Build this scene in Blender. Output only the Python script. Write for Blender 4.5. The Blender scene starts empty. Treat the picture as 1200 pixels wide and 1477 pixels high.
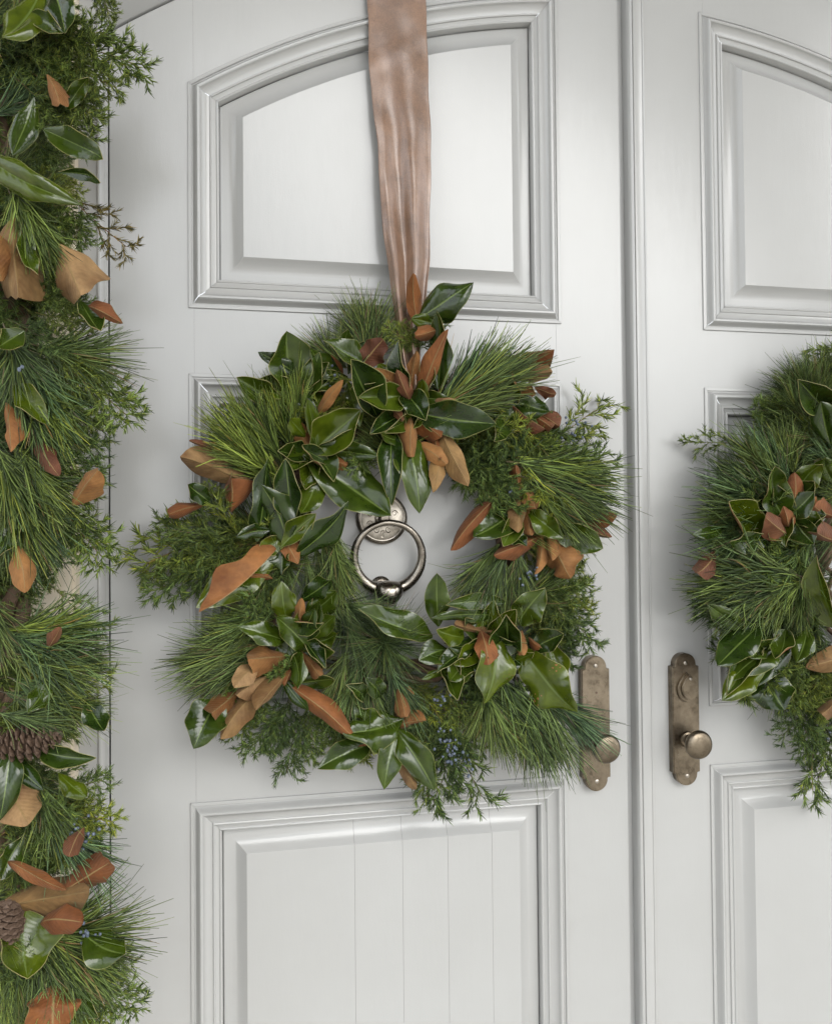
import bpy, bmesh, math, random
import numpy as np
from mathutils import Vector, Matrix

random.seed(7); RNG = np.random.default_rng(7)
S = bpy.context.scene
COL = S.collection

# ------------------------------------------------------------------ camera, sky, sun, exposure
F, YAW, PITCH, ROLL = 1200.0, 0.2046, 0.01827, -0.00908
DIST, EYE = 1.6, 1.5
fw = Vector((math.sin(YAW)*math.cos(PITCH), math.cos(YAW)*math.cos(PITCH), math.sin(PITCH)))
r0 = Vector((math.cos(YAW), -math.sin(YAW), 0)); u0 = r0.cross(fw)
cr = r0*math.cos(ROLL) + u0*math.sin(ROLL); cu = u0*math.cos(ROLL) - r0*math.sin(ROLL)
CAM = Vector((0, -DIST, EYE))
cam = bpy.data.cameras.new('camera'); cam_o = bpy.data.objects.new('camera', cam); COL.objects.link(cam_o)
m = Matrix((cr, cu, -fw)).transposed().to_4x4(); m.translation = CAM
cam_o.matrix_world = m
cam.sensor_fit = 'HORIZONTAL'; cam.sensor_width = 36; cam.lens = F/1200*36
cam.clip_start = 0.02; cam.clip_end = 500
S.camera = cam_o

SUN_EL, SUN_AZ = math.radians(38), math.radians(28)     # azimuth measured from the door's normal to the right
sdir = Vector((math.sin(SUN_AZ)*math.cos(SUN_EL), -math.cos(SUN_AZ)*math.cos(SUN_EL), math.sin(SUN_EL)))
W = bpy.data.worlds.new('World'); S.world = W; W.use_nodes = True
nt = W.node_tree; nt.nodes.clear()
out = nt.nodes.new('ShaderNodeOutputWorld'); bg = nt.nodes.new('ShaderNodeBackground')
sky = nt.nodes.new('ShaderNodeTexSky'); sky.sky_type = 'NISHITA'; sky.sun_disc = False
sky.sun_elevation = SUN_EL; sky.sun_rotation = math.atan2(sdir.x, sdir.y)
sky.air_density = 1.0; sky.dust_density = 1.0; sky.ozone_density = 1.0
hs = nt.nodes.new('ShaderNodeHueSaturation'); hs.inputs['Saturation'].default_value = 0.34
veil = nt.nodes.new('ShaderNodeMix'); veil.data_type = 'RGBA'; veil.inputs[0].default_value = 0.72      # even cloud cover
veil.inputs[7].default_value = (3.9, 4.02, 4.2, 1)
nt.links.new(sky.outputs[0], hs.inputs['Color']); nt.links.new(hs.outputs[0], veil.inputs[6]); nt.links.new(veil.outputs[2], bg.inputs[0])
bg.inputs[1].default_value = 0.15
nt.links.new(bg.outputs[0], out.inputs[0])
sl = bpy.data.lights.new('sun', 'SUN'); sl.energy = 0.9; sl.angle = math.radians(55); sl.color = (1.0, 0.975, 0.94)
so = bpy.data.objects.new('sun', sl); COL.objects.link(so)
so.rotation_euler = sdir.to_track_quat('Z', 'Y').to_euler()
S.view_settings.view_transform = 'Standard'; S.view_settings.look = 'None'
S.view_settings.gamma = 1.0; S.view_settings.use_curve_mapping = False
S.view_settings.exposure = 1.82
S.cycles.max_bounces = 4; S.cycles.diffuse_bounces = 3; S.cycles.glossy_bounces = 2; S.cycles.adaptive_threshold = 0.02; S.cycles.transmission_bounces = 1

# ------------------------------------------------------------------ helpers
def at(px, py, y=0.0):
    """photo position -> world point on the plane parallel to the door at depth y"""
    d = cr*((px-600)/F) - cu*((py-738.5)/F) + fw
    return CAM + d*((y+DIST)/d.y)
def mpp(px, py, y):
    return (at(px+1, py, y)-at(px, py, y)).length
def mesh(name, v, f, mats, idx=None, sharp=None):
    me = bpy.data.meshes.new(name); me.from_pydata([tuple(p) for p in v], [], f)
    for mm in (mats if isinstance(mats, (list, tuple)) else [mats]): me.materials.append(mm)
    if idx is not None: me.polygons.foreach_set('material_index', idx)
    if sharp is not None:
        me.polygons.foreach_set('use_smooth', [True]*len(me.polygons)); me.set_sharp_from_angle(angle=math.radians(sharp))
    me.update(); return me
def obj(name, me, parent=None):
    o = bpy.data.objects.new(name, me); COL.objects.link(o)
    if parent is not None: o.parent = parent
    return o
def empty(name, loc=(0, 0, 0)):
    o = bpy.data.objects.new(name, None); COL.objects.link(o); o.location = loc; o.empty_display_size = .05; return o
def tag(o, label=None, cat=None, group=None, kind=None):
    if cat and not kind: kind = 'thing'
    if label: o['label'] = label
    if cat: o['category'] = cat
    if group: o['group'] = group
    if kind: o['kind'] = kind
    return o
def place(o, thing):
    """parent o to a thing that sits at a location, keeping o's coordinates in world space"""
    o.parent = thing; o.matrix_parent_inverse = Matrix.Translation(-Vector(thing.location)); return o
def bm_mesh(name, bm, mats, sharp=None):
    me = bpy.data.meshes.new(name); bm.to_mesh(me); bm.free()
    for mm in (mats if isinstance(mats, (list, tuple)) else [mats]): me.materials.append(mm)
    if sharp is not None:
        me.polygons.foreach_set('use_smooth', [True]*len(me.polygons)); me.set_sharp_from_angle(angle=math.radians(sharp))
    return me
def box_vf(x0, x1, y0, y1, z0, z1):
    v = [(x0,y0,z0),(x1,y0,z0),(x1,y1,z0),(x0,y1,z0),(x0,y0,z1),(x1,y0,z1),(x1,y1,z1),(x0,y1,z1)]
    f = [(0,1,5,4),(1,2,6,5),(2,3,7,6),(3,0,4,7),(4,5,6,7),(3,2,1,0)]
    return v, f
def strip_prism(lo, hi, y0, y1):
    """solid between a lower and an upper line of (x,z) points, front at y0, back at y1"""
    n = len(lo); v = []
    for y in (y0, y1):
        v += [(x, y, z) for x, z in lo] + [(x, y, z) for x, z in hi]
    f = []
    B = 2*n
    for i in range(n-1):
        f += [(i, i+1, n+i+1, n+i), (B+i+1, B+i, B+n+i, B+n+i+1), (i+1, i, B+i, B+i+1), (n+i, n+i+1, B+n+i+1, B+n+i)]
    f += [(0, n, B+n, B), (n-1, B+n-1, B+2*n-1, 2*n-1)]
    return v, f
def lathe(name, prof, mat, seg=32, sharp=35):
    """profile of (radius, depth) turned about the -y axis; first and last ring closed when radius 0"""
    v = []; f = []
    for r, d in prof:
        for k in range(seg):
            a = 2*math.pi*k/seg; v.append((r*math.cos(a), -d, r*math.sin(a)))
    for i in range(len(prof)-1):
        for k in range(seg):
            k2 = (k+1) % seg; f.append((i*seg+k, i*seg+k2, (i+1)*seg+k2, (i+1)*seg+k))
    me = mesh(name, v, f, mat)
    bm = bmesh.new(); bm.from_mesh(me); bmesh.ops.remove_doubles(bm, verts=bm.verts, dist=1e-6)
    bmesh.ops.recalc_face_normals(bm, faces=bm.faces); bm.to_mesh(me); bm.free()
    me.polygons.foreach_set('use_smooth', [True]*len(me.polygons)); me.set_sharp_from_angle(angle=math.radians(sharp))
    return me

# ------------------------------------------------------------------ materials
def mat(name):
    M = bpy.data.materials.new(name); M.use_nodes = True; t = M.node_tree
    return M, t, t.nodes['Principled BSDF']
def N(t, kind, **kw):
    n = t.nodes.new(kind)
    for k, v in kw.items():
        if k in n.inputs: n.inputs[k].default_value = v
        else: setattr(n, k, v)
    return n
def L(t, a, b): t.links.new(a, b)
def ramp(t, fac, stops):
    n = t.nodes.new('ShaderNodeValToRGB'); e = n.color_ramp.elements
    while len(e) < len(stops): e.new(0.5)
    for i, (p, c) in enumerate(stops):
        e[i].position = p; e[i].color = (*c, 1) if len(c) == 3 else c
    L(t, fac, n.inputs[0]); return n
def coords(t, scale=(1, 1, 1), src='Object'):
    c = N(t, 'ShaderNodeTexCoord'); mp = N(t, 'ShaderNodeMapping'); mp.inputs['Scale'].default_value = scale
    L(t, c.outputs[src], mp.inputs[0]); return mp.outputs[0]
def geo_pos(t, scale=(1, 1, 1)):
    c = N(t, 'ShaderNodeNewGeometry'); mp = N(t, 'ShaderNodeMapping'); mp.inputs['Scale'].default_value = scale
    L(t, c.outputs['Position'], mp.inputs[0]); return mp.outputs[0]

def make_paint():
    M, t, b = mat('grey_gloss_paint')
    p = geo_pos(t)
    big = N(t, 'ShaderNodeTexNoise', Scale=2.3, Detail=4.0, Roughness=.6); L(t, p, big.inputs['Vector'])
    c = ramp(t, big.outputs[0], [(.3, (.372, .372, .357)), (.7, (.398, .399, .386))])
    L(t, c.outputs[0], b.inputs['Base Color'])
    sp = N(t, 'ShaderNodeTexNoise', Scale=60.0, Detail=3.0, Roughness=.65); L(t, geo_pos(t, (1, 1, .22)), sp.inputs['Vector'])
    fine = N(t, 'ShaderNodeTexNoise', Scale=420.0, Detail=2.0); L(t, p, fine.inputs['Vector'])
    ad = N(t, 'ShaderNodeMath', operation='MULTIPLY_ADD'); L(t, fine.outputs[0], ad.inputs[0]); ad.inputs[1].default_value = .35; L(t, sp.outputs[0], ad.inputs[2])
    bu = N(t, 'ShaderNodeBump', Strength=.22, Distance=.0010); L(t, ad.outputs[0], bu.inputs['Height']); L(t, bu.outputs[0], b.inputs['Normal'])
    rr = ramp(t, sp.outputs[0], [(.25, (.20,)*3), (.8, (.25,)*3)]); L(t, rr.outputs[0], b.inputs['Roughness'])
    b.inputs['Specular IOR Level'].default_value = .5
    b.inputs['Coat Weight'].default_value = .30; b.inputs['Coat Roughness'].default_value = .17; b.inputs['Coat IOR'].default_value = 1.5
    L(t, bu.outputs[0], b.inputs['Coat Normal'])
    return M
def make_stone(name, a, c, sc=6.0):
    M, t, b = mat(name); p = geo_pos(t)
    n1 = N(t, 'ShaderNodeTexNoise', Scale=sc, Detail=8.0, Roughness=.65); L(t, p, n1.inputs['Vector'])
    r = ramp(t, n1.outputs[0], [(.3, a), (.7, c)]); L(t, r.outputs[0], b.inputs['Base Color'])
    n2 = N(t, 'ShaderNodeTexNoise', Scale=45.0, Detail=8.0, Roughness=.7); L(t, p, n2.inputs['Vector'])
    bu = N(t, 'ShaderNodeBump', Strength=.5, Distance=.004); L(t, n2.outputs[0], bu.inputs['Height']); L(t, bu.outputs[0], b.inputs['Normal'])
    b.inputs['Roughness'].default_value = .85
    return M
def make_metal(name, dark, light, r1, r2, sc=28.0, spots=True):
    M, t, b = mat(name); p = geo_pos(t)
    n1 = N(t, 'ShaderNodeTexNoise', Scale=sc, Detail=6.0, Roughness=.6); L(t, p, n1.inputs['Vector'])
    r = ramp(t, n1.outputs[0], [(.28, dark), (.58, light)])
    n3 = N(t, 'ShaderNodeTexNoise', Scale=sc*3.2, Detail=3.0, Roughness=.6); L(t, p, n3.inputs['Vector'])
    r3 = ramp(t, n3.outputs[0], [(.30, (.30, .27, .25)), (.44, (1, 1, 1))])
    mx = N(t, 'ShaderNodeMix', data_type='RGBA', blend_type='MULTIPLY'); mx.inputs[0].default_value = .45 if spots else .3
    L(t, r.outputs[0], mx.inputs[6]); L(t, r3.outputs[0], mx.inputs[7]); L(t, mx.outputs[2], b.inputs['Base Color'])
    b.inputs['Metallic'].default_value = 1.0
    rr = ramp(t, n1.outputs[0], [(.3, (r2,)*3), (.7, (r1,)*3)]); L(t, rr.outputs[0], b.inputs['Roughness'])
    bu = N(t, 'ShaderNodeBump', Strength=.15, Distance=.001); L(t, n3.outputs[0], bu.inputs['Height']); L(t, bu.outputs[0], b.inputs['Normal'])
    return M
def make_leaf_top():
    M, t, b = mat('magnolia_leaf_top')
    uv = N(t, 'ShaderNodeUVMap'); sep = N(t, 'ShaderNodeSeparateXYZ'); L(t, uv.outputs[0], sep.inputs[0])
    info = N(t, 'ShaderNodeObjectInfo')
    n1 = N(t, 'ShaderNodeTexNoise', Scale=35.0, Detail=4.0); L(t, coords(t), n1.inputs['Vector'])
    base = ramp(t, n1.outputs[0], [(.25, (.010, .021, .0025)), (.75, (.034, .058, .0065))])
    tint = ramp(t, info.outputs['Random'], [(0, (.55, .66, .75)), (.4, (1.0, 1.0, 1.0)), (.75, (1.6, 1.45, .95)), (1, (2.5, 1.95, .8))])
    mx = N(t, 'ShaderNodeMix', data_type='RGBA', blend_type='MULTIPLY'); mx.inputs[0].default_value = 1
    L(t, base.outputs[0], mx.inputs[6]); L(t, tint.outputs[0], mx.inputs[7])
    # paler midrib (v = .5) and paler margin (v = 0 / 1)
    rib = ramp(t, sep.outputs['Y'], [(.465, (0,)*3), (.492, (1,)*3), (.508, (1,)*3), (.535, (0,)*3)])
    mar = ramp(t, sep.outputs['Y'], [(.004, (.8,)*3), (.022, (0,)*3), (.978, (0,)*3), (.996, (.8,)*3)])
    m2 = N(t, 'ShaderNodeMix', data_type='RGBA'); L(t, rib.outputs[0], m2.inputs[0]); L(t, mx.outputs[2], m2.inputs[6]); m2.inputs[7].default_value = (.095, .135, .03, 1)
    m3 = N(t, 'ShaderNodeMix', data_type='RGBA'); L(t, mar.outputs[0], m3.inputs[0]); L(t, m2.outputs[2], m3.inputs[6]); m3.inputs[7].default_value = (.20, .21, .07, 1)
    L(t, m3.outputs[2], b.inputs['Base Color'])
    # side veins: fine relief running out from the midrib
    vv = N(t, 'ShaderNodeMath', operation='ABSOLUTE'); s1 = N(t, 'ShaderNodeMath', operation='SUBTRACT'); s1.inputs[1].default_value = .5
    L(t, sep.outputs['Y'], s1.inputs[0]); L(t, s1.outputs[0], vv.inputs[0])
    s2 = N(t, 'ShaderNodeMath', operation='MULTIPLY_ADD'); L(t, vv.outputs[0], s2.inputs[0]); s2.inputs[1].default_value = -.45; L(t, sep.outputs['X'], s2.inputs[2])
    s3 = N(t, 'ShaderNodeMath', operation='MULTIPLY'); L(t, s2.outputs[0], s3.inputs[0]); s3.inputs[1].default_value = 75.0
    s4 = N(t, 'ShaderNodeMath', operation='SINE'); L(t, s3.outputs[0], s4.inputs[0])
    bu = N(t, 'ShaderNodeBump', Strength=.25, Distance=.0008)
    ad = N(t, 'ShaderNodeMath', operation='MULTIPLY_ADD'); L(t, n1.outputs[0], ad.inputs[0]); ad.inputs[1].default_value = 1.6
    s5 = N(t, 'ShaderNodeMath', operation='MULTIPLY'); L(t, s4.outputs[0], s5.inputs[0]); s5.inputs[1].default_value = .22; L(t, s5.outputs[0], ad.inputs[2])
    L(t, ad.outputs[0], bu.inputs['Height']); L(t, bu.outputs[0], b.inputs['Normal'])
    b.inputs['Roughness'].default_value = .17; b.inputs['Specular IOR Level'].default_value = .5
    return M
def make_leaf_under():
    M, t, b = mat('magnolia_leaf_underside')
    uv = N(t, 'ShaderNodeUVMap'); sep = N(t, 'ShaderNodeSeparateXYZ'); L(t, uv.outputs[0], sep.inputs[0])
    info = N(t, 'ShaderNodeObjectInfo')
    n1 = N(t, 'ShaderNodeTexNoise', Scale=50.0, Detail=6.0, Roughness=.7); L(t, coords(t), n1.inputs['Vector'])
    nb = N(t, 'ShaderNodeTexNoise', Scale=14.0, Detail=5.0, Roughness=.6); L(t, coords(t), nb.inputs['Vector'])
    v0 = ramp(t, n1.outputs[0], [(.3, (.72, .70, .66)), (.7, (1.15, 1.12, 1.1))])
    v1 = ramp(t, nb.outputs[0], [(.32, (.62, .52, .46)), (.5, (1, 1, 1)), (.68, (1.3, 1.3, 1.25))])
    v = N(t, 'ShaderNodeMix', data_type='RGBA', blend_type='MULTIPLY'); v.inputs[0].default_value = 1
    L(t, v0.outputs[0], v.inputs[6]); L(t, v1.outputs[0], v.inputs[7])
    mx = N(t, 'ShaderNodeMix', data_type='RGBA', blend_type='MULTIPLY'); mx.inputs[0].default_value = 1
    L(t, info.outputs['Color'], mx.inputs[6]); L(t, v.outputs[2], mx.inputs[7])
    rib = ramp(t, sep.outputs['Y'], [(.465, (0,)*3), (.49, (1,)*3), (.51, (1,)*3), (.535, (0,)*3)])
    m2 = N(t, 'ShaderNodeMix', data_type='RGBA'); L(t, rib.outputs[0], m2.inputs[0]); L(t, mx.outputs[2], m2.inputs[6]); m2.inputs[7].default_value = (.22, .14, .055, 1)
    L(t, m2.outputs[2], b.inputs['Base Color'])
    vv = N(t, 'ShaderNodeMath', operation='ABSOLUTE'); s1 = N(t, 'ShaderNodeMath', operation='SUBTRACT'); s1.inputs[1].default_value = .5
    L(t, sep.outputs['Y'], s1.inputs[0]); L(t, s1.outputs[0], vv.inputs[0])
    s2 = N(t, 'ShaderNodeMath', operation='MULTIPLY_ADD'); L(t, vv.outputs[0], s2.inputs[0]); s2.inputs[1].default_value = -.45; L(t, sep.outputs['X'], s2.inputs[2])
    s3 = N(t, 'ShaderNodeMath', operation='MULTIPLY'); L(t, s2.outputs[0], s3.inputs[0]); s3.inputs[1].default_value = 70.0
    s4 = N(t, 'ShaderNodeMath', operation='SINE'); L(t, s3.outputs[0], s4.inputs[0])
    s5 = N(t, 'ShaderNodeMath', operation='MULTIPLY_ADD'); L(t, s4.outputs[0], s5.inputs[0]); s5.inputs[1].default_value = .3; L(t, n1.outputs[0], s5.inputs[2])
    s6 = N(t, 'ShaderNodeMath', operation='MULTIPLY_ADD'); L(t, rib.outputs[0], s6.inputs[0]); s6.inputs[1].default_value = 1.2; L(t, s5.outputs[0], s6.inputs[2])
    bu = N(t, 'ShaderNodeBump', Strength=.5, Distance=.001); L(t, s6.outputs[0], bu.inputs['Height']); L(t, bu.outputs[0], b.inputs['Normal'])
    b.inputs['Roughness'].default_value = .68; b.inputs['Specular IOR Level'].default_value = .3; b.inputs['Sheen Weight'].default_value = .08
    b.inputs['Sheen Tint'].default_value = (1, .8, .6, 1)
    return M
def make_attr(name, rough, spec=.4, var=.35, sub=0.0):
    """colour from the mesh's own per-leaflet colour, varied a little from sprig to sprig"""
    M, t, b = mat(name)
    a = N(t, 'ShaderNodeAttribute', attribute_name='tone'); info = N(t, 'ShaderNodeObjectInfo')
    tint = ramp(t, info.outputs['Random'], [(0, (1-var, 1-var*.8, 1-var*.3)), (.5, (1, 1, 1)), (1, (1+var*1.2, 1+var*.9, 1))])
    mx = N(t, 'ShaderNodeMix', data_type='RGBA', blend_type='MULTIPLY'); mx.inputs[0].default_value = 1
    L(t, a.outputs['Color'], mx.inputs[6]); L(t, tint.outputs[0], mx.inputs[7]); L(t, mx.outputs[2], b.inputs['Base Color'])
    b.inputs['Roughness'].default_value = rough; b.inputs['Specular IOR Level'].default_value = spec
    return M
def make_plain(name, a, c, rough, sc=40.0, sheen=0.0, bump=.3):
    M, t, b = mat(name); p = coords(t)
    n1 = N(t, 'ShaderNodeTexNoise', Scale=sc, Detail=5.0); L(t, p, n1.inputs['Vector'])
    r = ramp(t, n1.outputs[0], [(.3, a), (.7, c)]); L(t, r.outputs[0], b.inputs['Base Color'])
    b.inputs['Roughness'].default_value = rough; b.inputs['Sheen Weight'].default_value = sheen
    bu = N(t, 'ShaderNodeBump', Strength=bump, Distance=.002); L(t, n1.outputs[0], bu.inputs['Height']); L(t, bu.outputs[0], b.inputs['Normal'])
    return M
def make_velvet():
    M, t, b = mat('brown_velvet')
    n1 = N(t, 'ShaderNodeTexNoise', Scale=22.0, Detail=7.0, Roughness=.68); L(t, geo_pos(t, (1, 1, .8)), n1.inputs['Vector'])
    n2 = N(t, 'ShaderNodeTexNoise', Scale=420.0, Detail=3.0); L(t, geo_pos(t), n2.inputs['Vector'])
    ad = N(t, 'ShaderNodeMath', operation='MULTIPLY_ADD'); L(t, n2.outputs[0], ad.inputs[0]); ad.inputs[1].default_value = .5; L(t, n1.outputs[0], ad.inputs[2])
    r = ramp(t, ad.outputs[0], [(.45, (.088, .050, .030)), (1.0, (.265, .160, .102))]); L(t, r.outputs[0], b.inputs['Base Color'])
    b.inputs['Roughness'].default_value = .30; b.inputs['Specular IOR Level'].default_value = 1.0
    b.inputs['Coat Weight'].default_value = .35; b.inputs['Coat Roughness'].default_value = .28; b.inputs['Coat Tint'].default_value = (1, .9, .82, 1)
    b.inputs['Sheen Weight'].default_value = .3; b.inputs['Sheen Roughness'].default_value = .35; b.inputs['Sheen Tint'].default_value = (1, .84, .68, 1)
    bu = N(t, 'ShaderNodeBump', Strength=.45, Distance=.001); wv = N(t, 'ShaderNodeTexNoise', Scale=900.0, Detail=2.0); L(t, geo_pos(t, (1, 1, .3)), wv.inputs['Vector'])
    a2 = N(t, 'ShaderNodeMath', operation='MULTIPLY_ADD'); L(t, wv.outputs[0], a2.inputs[0]); a2.inputs[1].default_value = .45; L(t, ad.outputs[0], a2.inputs[2])
    L(t, a2.outputs[0], bu.inputs['Height']); L(t, bu.outputs[0], b.inputs['Normal'])
    return M
PAINT = make_paint()
STONE = make_stone('cream_limestone', (.55, .47, .35), (.70, .63, .51))
PAVE = make_stone('paving_stone', (.40, .385, .36), (.48, .465, .435), 2.0)
SOFFIT = make_stone('porch_plaster', (.19, .165, .135), (.24, .21, .17), 1.5)
BRONZE = make_metal('aged_bronze', (.095, .076, .053), (.225, .186, .135), .26, .40)
PEWTER = make_metal('polished_dark_nickel', (.14, .122, .10), (.32, .288, .242), .18, .34, 30.0, False)
BRIGHT = make_metal('worn_bright_metal', (.26, .235, .195), (.46, .42, .36), .28, .45, 60.0, False)
LEAF_T = make_leaf_top(); LEAF_U = make_leaf_under()
LEAF_R = make_plain('magnolia_leaf_margin', (.16, .16, .05), (.24, .20, .08), .5)
NEEDLE = make_attr('pine_needles', .45, .45, .30)
JUNI = make_attr('juniper_scales', .55, .35, .32)
TWIG = make_plain('twig_bark', (.07, .042, .024), (.15, .095, .058), .8)
BERRY = make_plain('blue_juniper_berries', (.045, .060, .085), (.15, .18, .23), .55, 160.0)
CONE = make_plain('cone_scales', (.045, .026, .016), (.14, .088, .056), .7, 90.0)
VELVET = make_velvet()

# ------------------------------------------------------------------ setting: ground, porch, stone wall, door frame
XC, ZC = 0.806, 0.935                    # centre of the arch
R_LEAF, R_OUT = 1.814, 1.670
XL = -0.2375                             # edge of the left leaf
XR = 2*XC - XL
v, f = box_vf(-60, 60, -120, 8, -.4, 0.0)
tag(obj('ground', mesh('ground', v, f, PAVE)), 'pale stone paving in front of the doors', kind='structure')
v, f = box_vf(-2.4, 5.0, -3.9, .05, 5.4, 5.6)
tag(obj('porch_ceiling', mesh('porch_ceiling', v, f, SOFFIT)), 'plaster ceiling over the entrance', kind='structure')

def porch_front():
    n = 40; xs = [-1.75+5.5*k/n for k in range(n+1)]
    lo = [(x, 1.9+math.sqrt(2.9**2-(x-1.0)**2)) for x in xs]
    o = empty('porch_front', (1.3, -3.75, 0)); tag(o, kind='structure')
    place(obj('arch', mesh('arch', *strip_prism(lo, [(x, 5.395) for x in xs], -3.9, -3.6), SOFFIT)), o)
    for a, b in ((-2.2, -1.752), (3.752, 4.3)): place(obj('pier', mesh('pier', *box_vf(a, b, -3.9, -3.6, .001, 5.395), SOFFIT)), o)
porch_front()
def arc_z(x, r): return ZC + math.sqrt(max(1e-6, r*r - (x-XC)**2))
# stone reveal, block by block, each side of the doorway
def stone_wall(name, side, label):
    w = tag(empty(name, (side, -.3, 0)), label, 'wall')
    z = 0.005; hs_ = [.31, .27, .325, .295, .285, .31, .27, .30, .28, .32]
    proto = {}
    for k, h in enumerate(hs_):
        h = hs_[(k*3) % len(hs_)]
        x1 = side + RNG.uniform(-.0015, .0015)
        s = -1 if side < XC else 1
        bm = bmesh.new(); vs, fs = box_vf(min(x1, x1+s*.42), max(x1, x1+s*.42), -.062+RNG.uniform(-.002, .002), .04, z, z+h-.006)
        bv = [bm.verts.new(p) for p in vs]; [bm.faces.new([bv[i] for i in q]) for q in fs]
        bmesh.ops.bevel(bm, geom=bm.edges[:], offset=.006, segments=2, affect='EDGES')
        place(obj('stone_block', bm_mesh('stone_block', bm, STONE, 40)), w)
        z += h
    vs, fs = box_vf(*( (side-.42, side-.01) if side < XC else (side+.01, side+.42)), -.055, .04, 0, z)
    place(obj('mortar', mesh('mortar', vs, fs, SOFFIT)), w)
    return w
def upper_wall():
    w = tag(empty('house_wall', (XC, -.2, 3.0)), 'cream limestone house front above and beside the doorway', 'wall')
    for a in ((-5.0, 6.6, -.056, .05, 3.205, 5.395), (-5.0, -.70, -.056, .05, 0.0, 3.2), (2*XC+.70, 6.6, -.056, .05, 0.0, 3.2)):
        place(obj('masonry', mesh('masonry', *box_vf(*a), STONE)), w)
upper_wall()
stone_wall('stone_wall', -.2875, 'cream limestone reveal at the left of the doorway, behind the garland')
stone_wall('stone_wall', 2*XC+.2875, 'cream limestone reveal at the right of the doorway')

def door_frame():
    fr = tag(empty('door_frame', (XC, -.07, 0)), 'pale grey painted arched door frame around the double doors', 'door frame')
    # jamb section (from the leaf's edge outwards): stop behind the leaf, reveal, rounded bead, face, stone
    sec = [(.010, .055), (.010, .052), (-.0030, .052), (-.0030, -.001), (-.0045, -.0035), (-.0045, -.0065), (-.0055, -.0080), (-.0062, -.0125), (-.0078, -.0185), (-.0105, -.0235), (-.0135, -.0260), (-.0165, -.0262), (-.0180, -.0250), (-.0186, -.0225), (-.030, -.0225), (-.060, -.0225), (-.060, .055)]
    for s in (-1, 1):
        xe = XL if s < 0 else XR
        v = []; f = []; n = len(sec)
        for z in (0.0, None):
            for o_, y in sec:
                x = xe + (o_ if s < 0 else -o_)
                zz = 0.0 if z is not None else (3.2 if o_ < -.004 else arc_z(xe, R_LEAF)+.003)
                v.append((x, y, zz))
        for i in range(n-1): f.append((i, i+1, n+i+1, n+i) if s > 0 else (i+1, i, n+i, n+i+1))
        place(obj('jamb', mesh('jamb', v, f, PAINT, sharp=28)), fr)
    # arched head: the same reveal carried over the leaves
    prof = [(.0030, .052), (.0030, -.002), (.0036, -.0045), (.075, -.105), (.080, -.108), (.12, -.108), (.40, -.108)]
    v = []; f = []; M_ = 48; n = len(prof)
    for j in range(M_+1):
        x = (XL-.0035) + (XR-XL+.007)*j/M_
        for o_, y in prof:
            v.append((x, y, arc_z(x, R_LEAF+o_) if o_ < .2 else 3.2))
    for j in range(M_):
        for i in range(n-1): f.append((j*n+i, j*n+i+1, (j+1)*n+i+1, (j+1)*n+i))
    place(obj('arched_head', mesh('arched_head', v, f, PAINT, sharp=28)), fr)
    for x0, x1 in ((-2.4, XL-.062), (XR+.062, 4.0)):
        vs, fs = box_vf(x0, x1, -.018, .05, 2.62, 3.3)
        place(obj('spandrel', mesh('spandrel', vs, fs, SOFFIT)), fr)
    return fr
door_frame()

# ------------------------------------------------------------------ door leaves
PX = [(-.0985, .6385), (2*XC-.6385+.0, 2*XC+.0985)]       # panel outer edges in each leaf
PX[1] = (.9587, .9587+.737)
Z_UB, Z_MT, Z_MB, Z_LT, Z_LB = 1.9137, 1.7909, 1.1165, .9938, .315
# moulding section: (inset from outer edge, height over the stile face)
MOULD = [(0, -.004), (0, .0022), (.0008, .0032), (.0058, .0034), (.0066, .0028), (.0070, .0006), (.0092, .0008), (.0112, .0030), (.0135, .0080), (.0155, .0118),
         (.0180, .0142), (.0205, .0142), (.0225, .0128), (.0232, .0108), (.0260, .0070), (.0300, .0040), (.0345, .0022), (.0395, .0014), (.0402, .0036), (.0418, .0044), (.0436, .0036),
         (.0442, .0010), (.0475, -.0008), (.0510, -.0018), (.0520, -.0004), (.0540, .0002), (.0556, -.0008), (.0566, -.004), (.0568, -.0235)]
FIELD = [(.0584, -.024), (.0584, -.0178), (.0592, -.0168), (.0675, -.0160), (.0695, -.0157)] + \
        [(.0695+.0315*k/9, -.0157 + .0172*(1-math.cos(k/9*math.radians(62)))/(1-math.cos(math.radians(62)))) for k in range(1, 10)] + [(.1016, .0019)]

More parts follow.
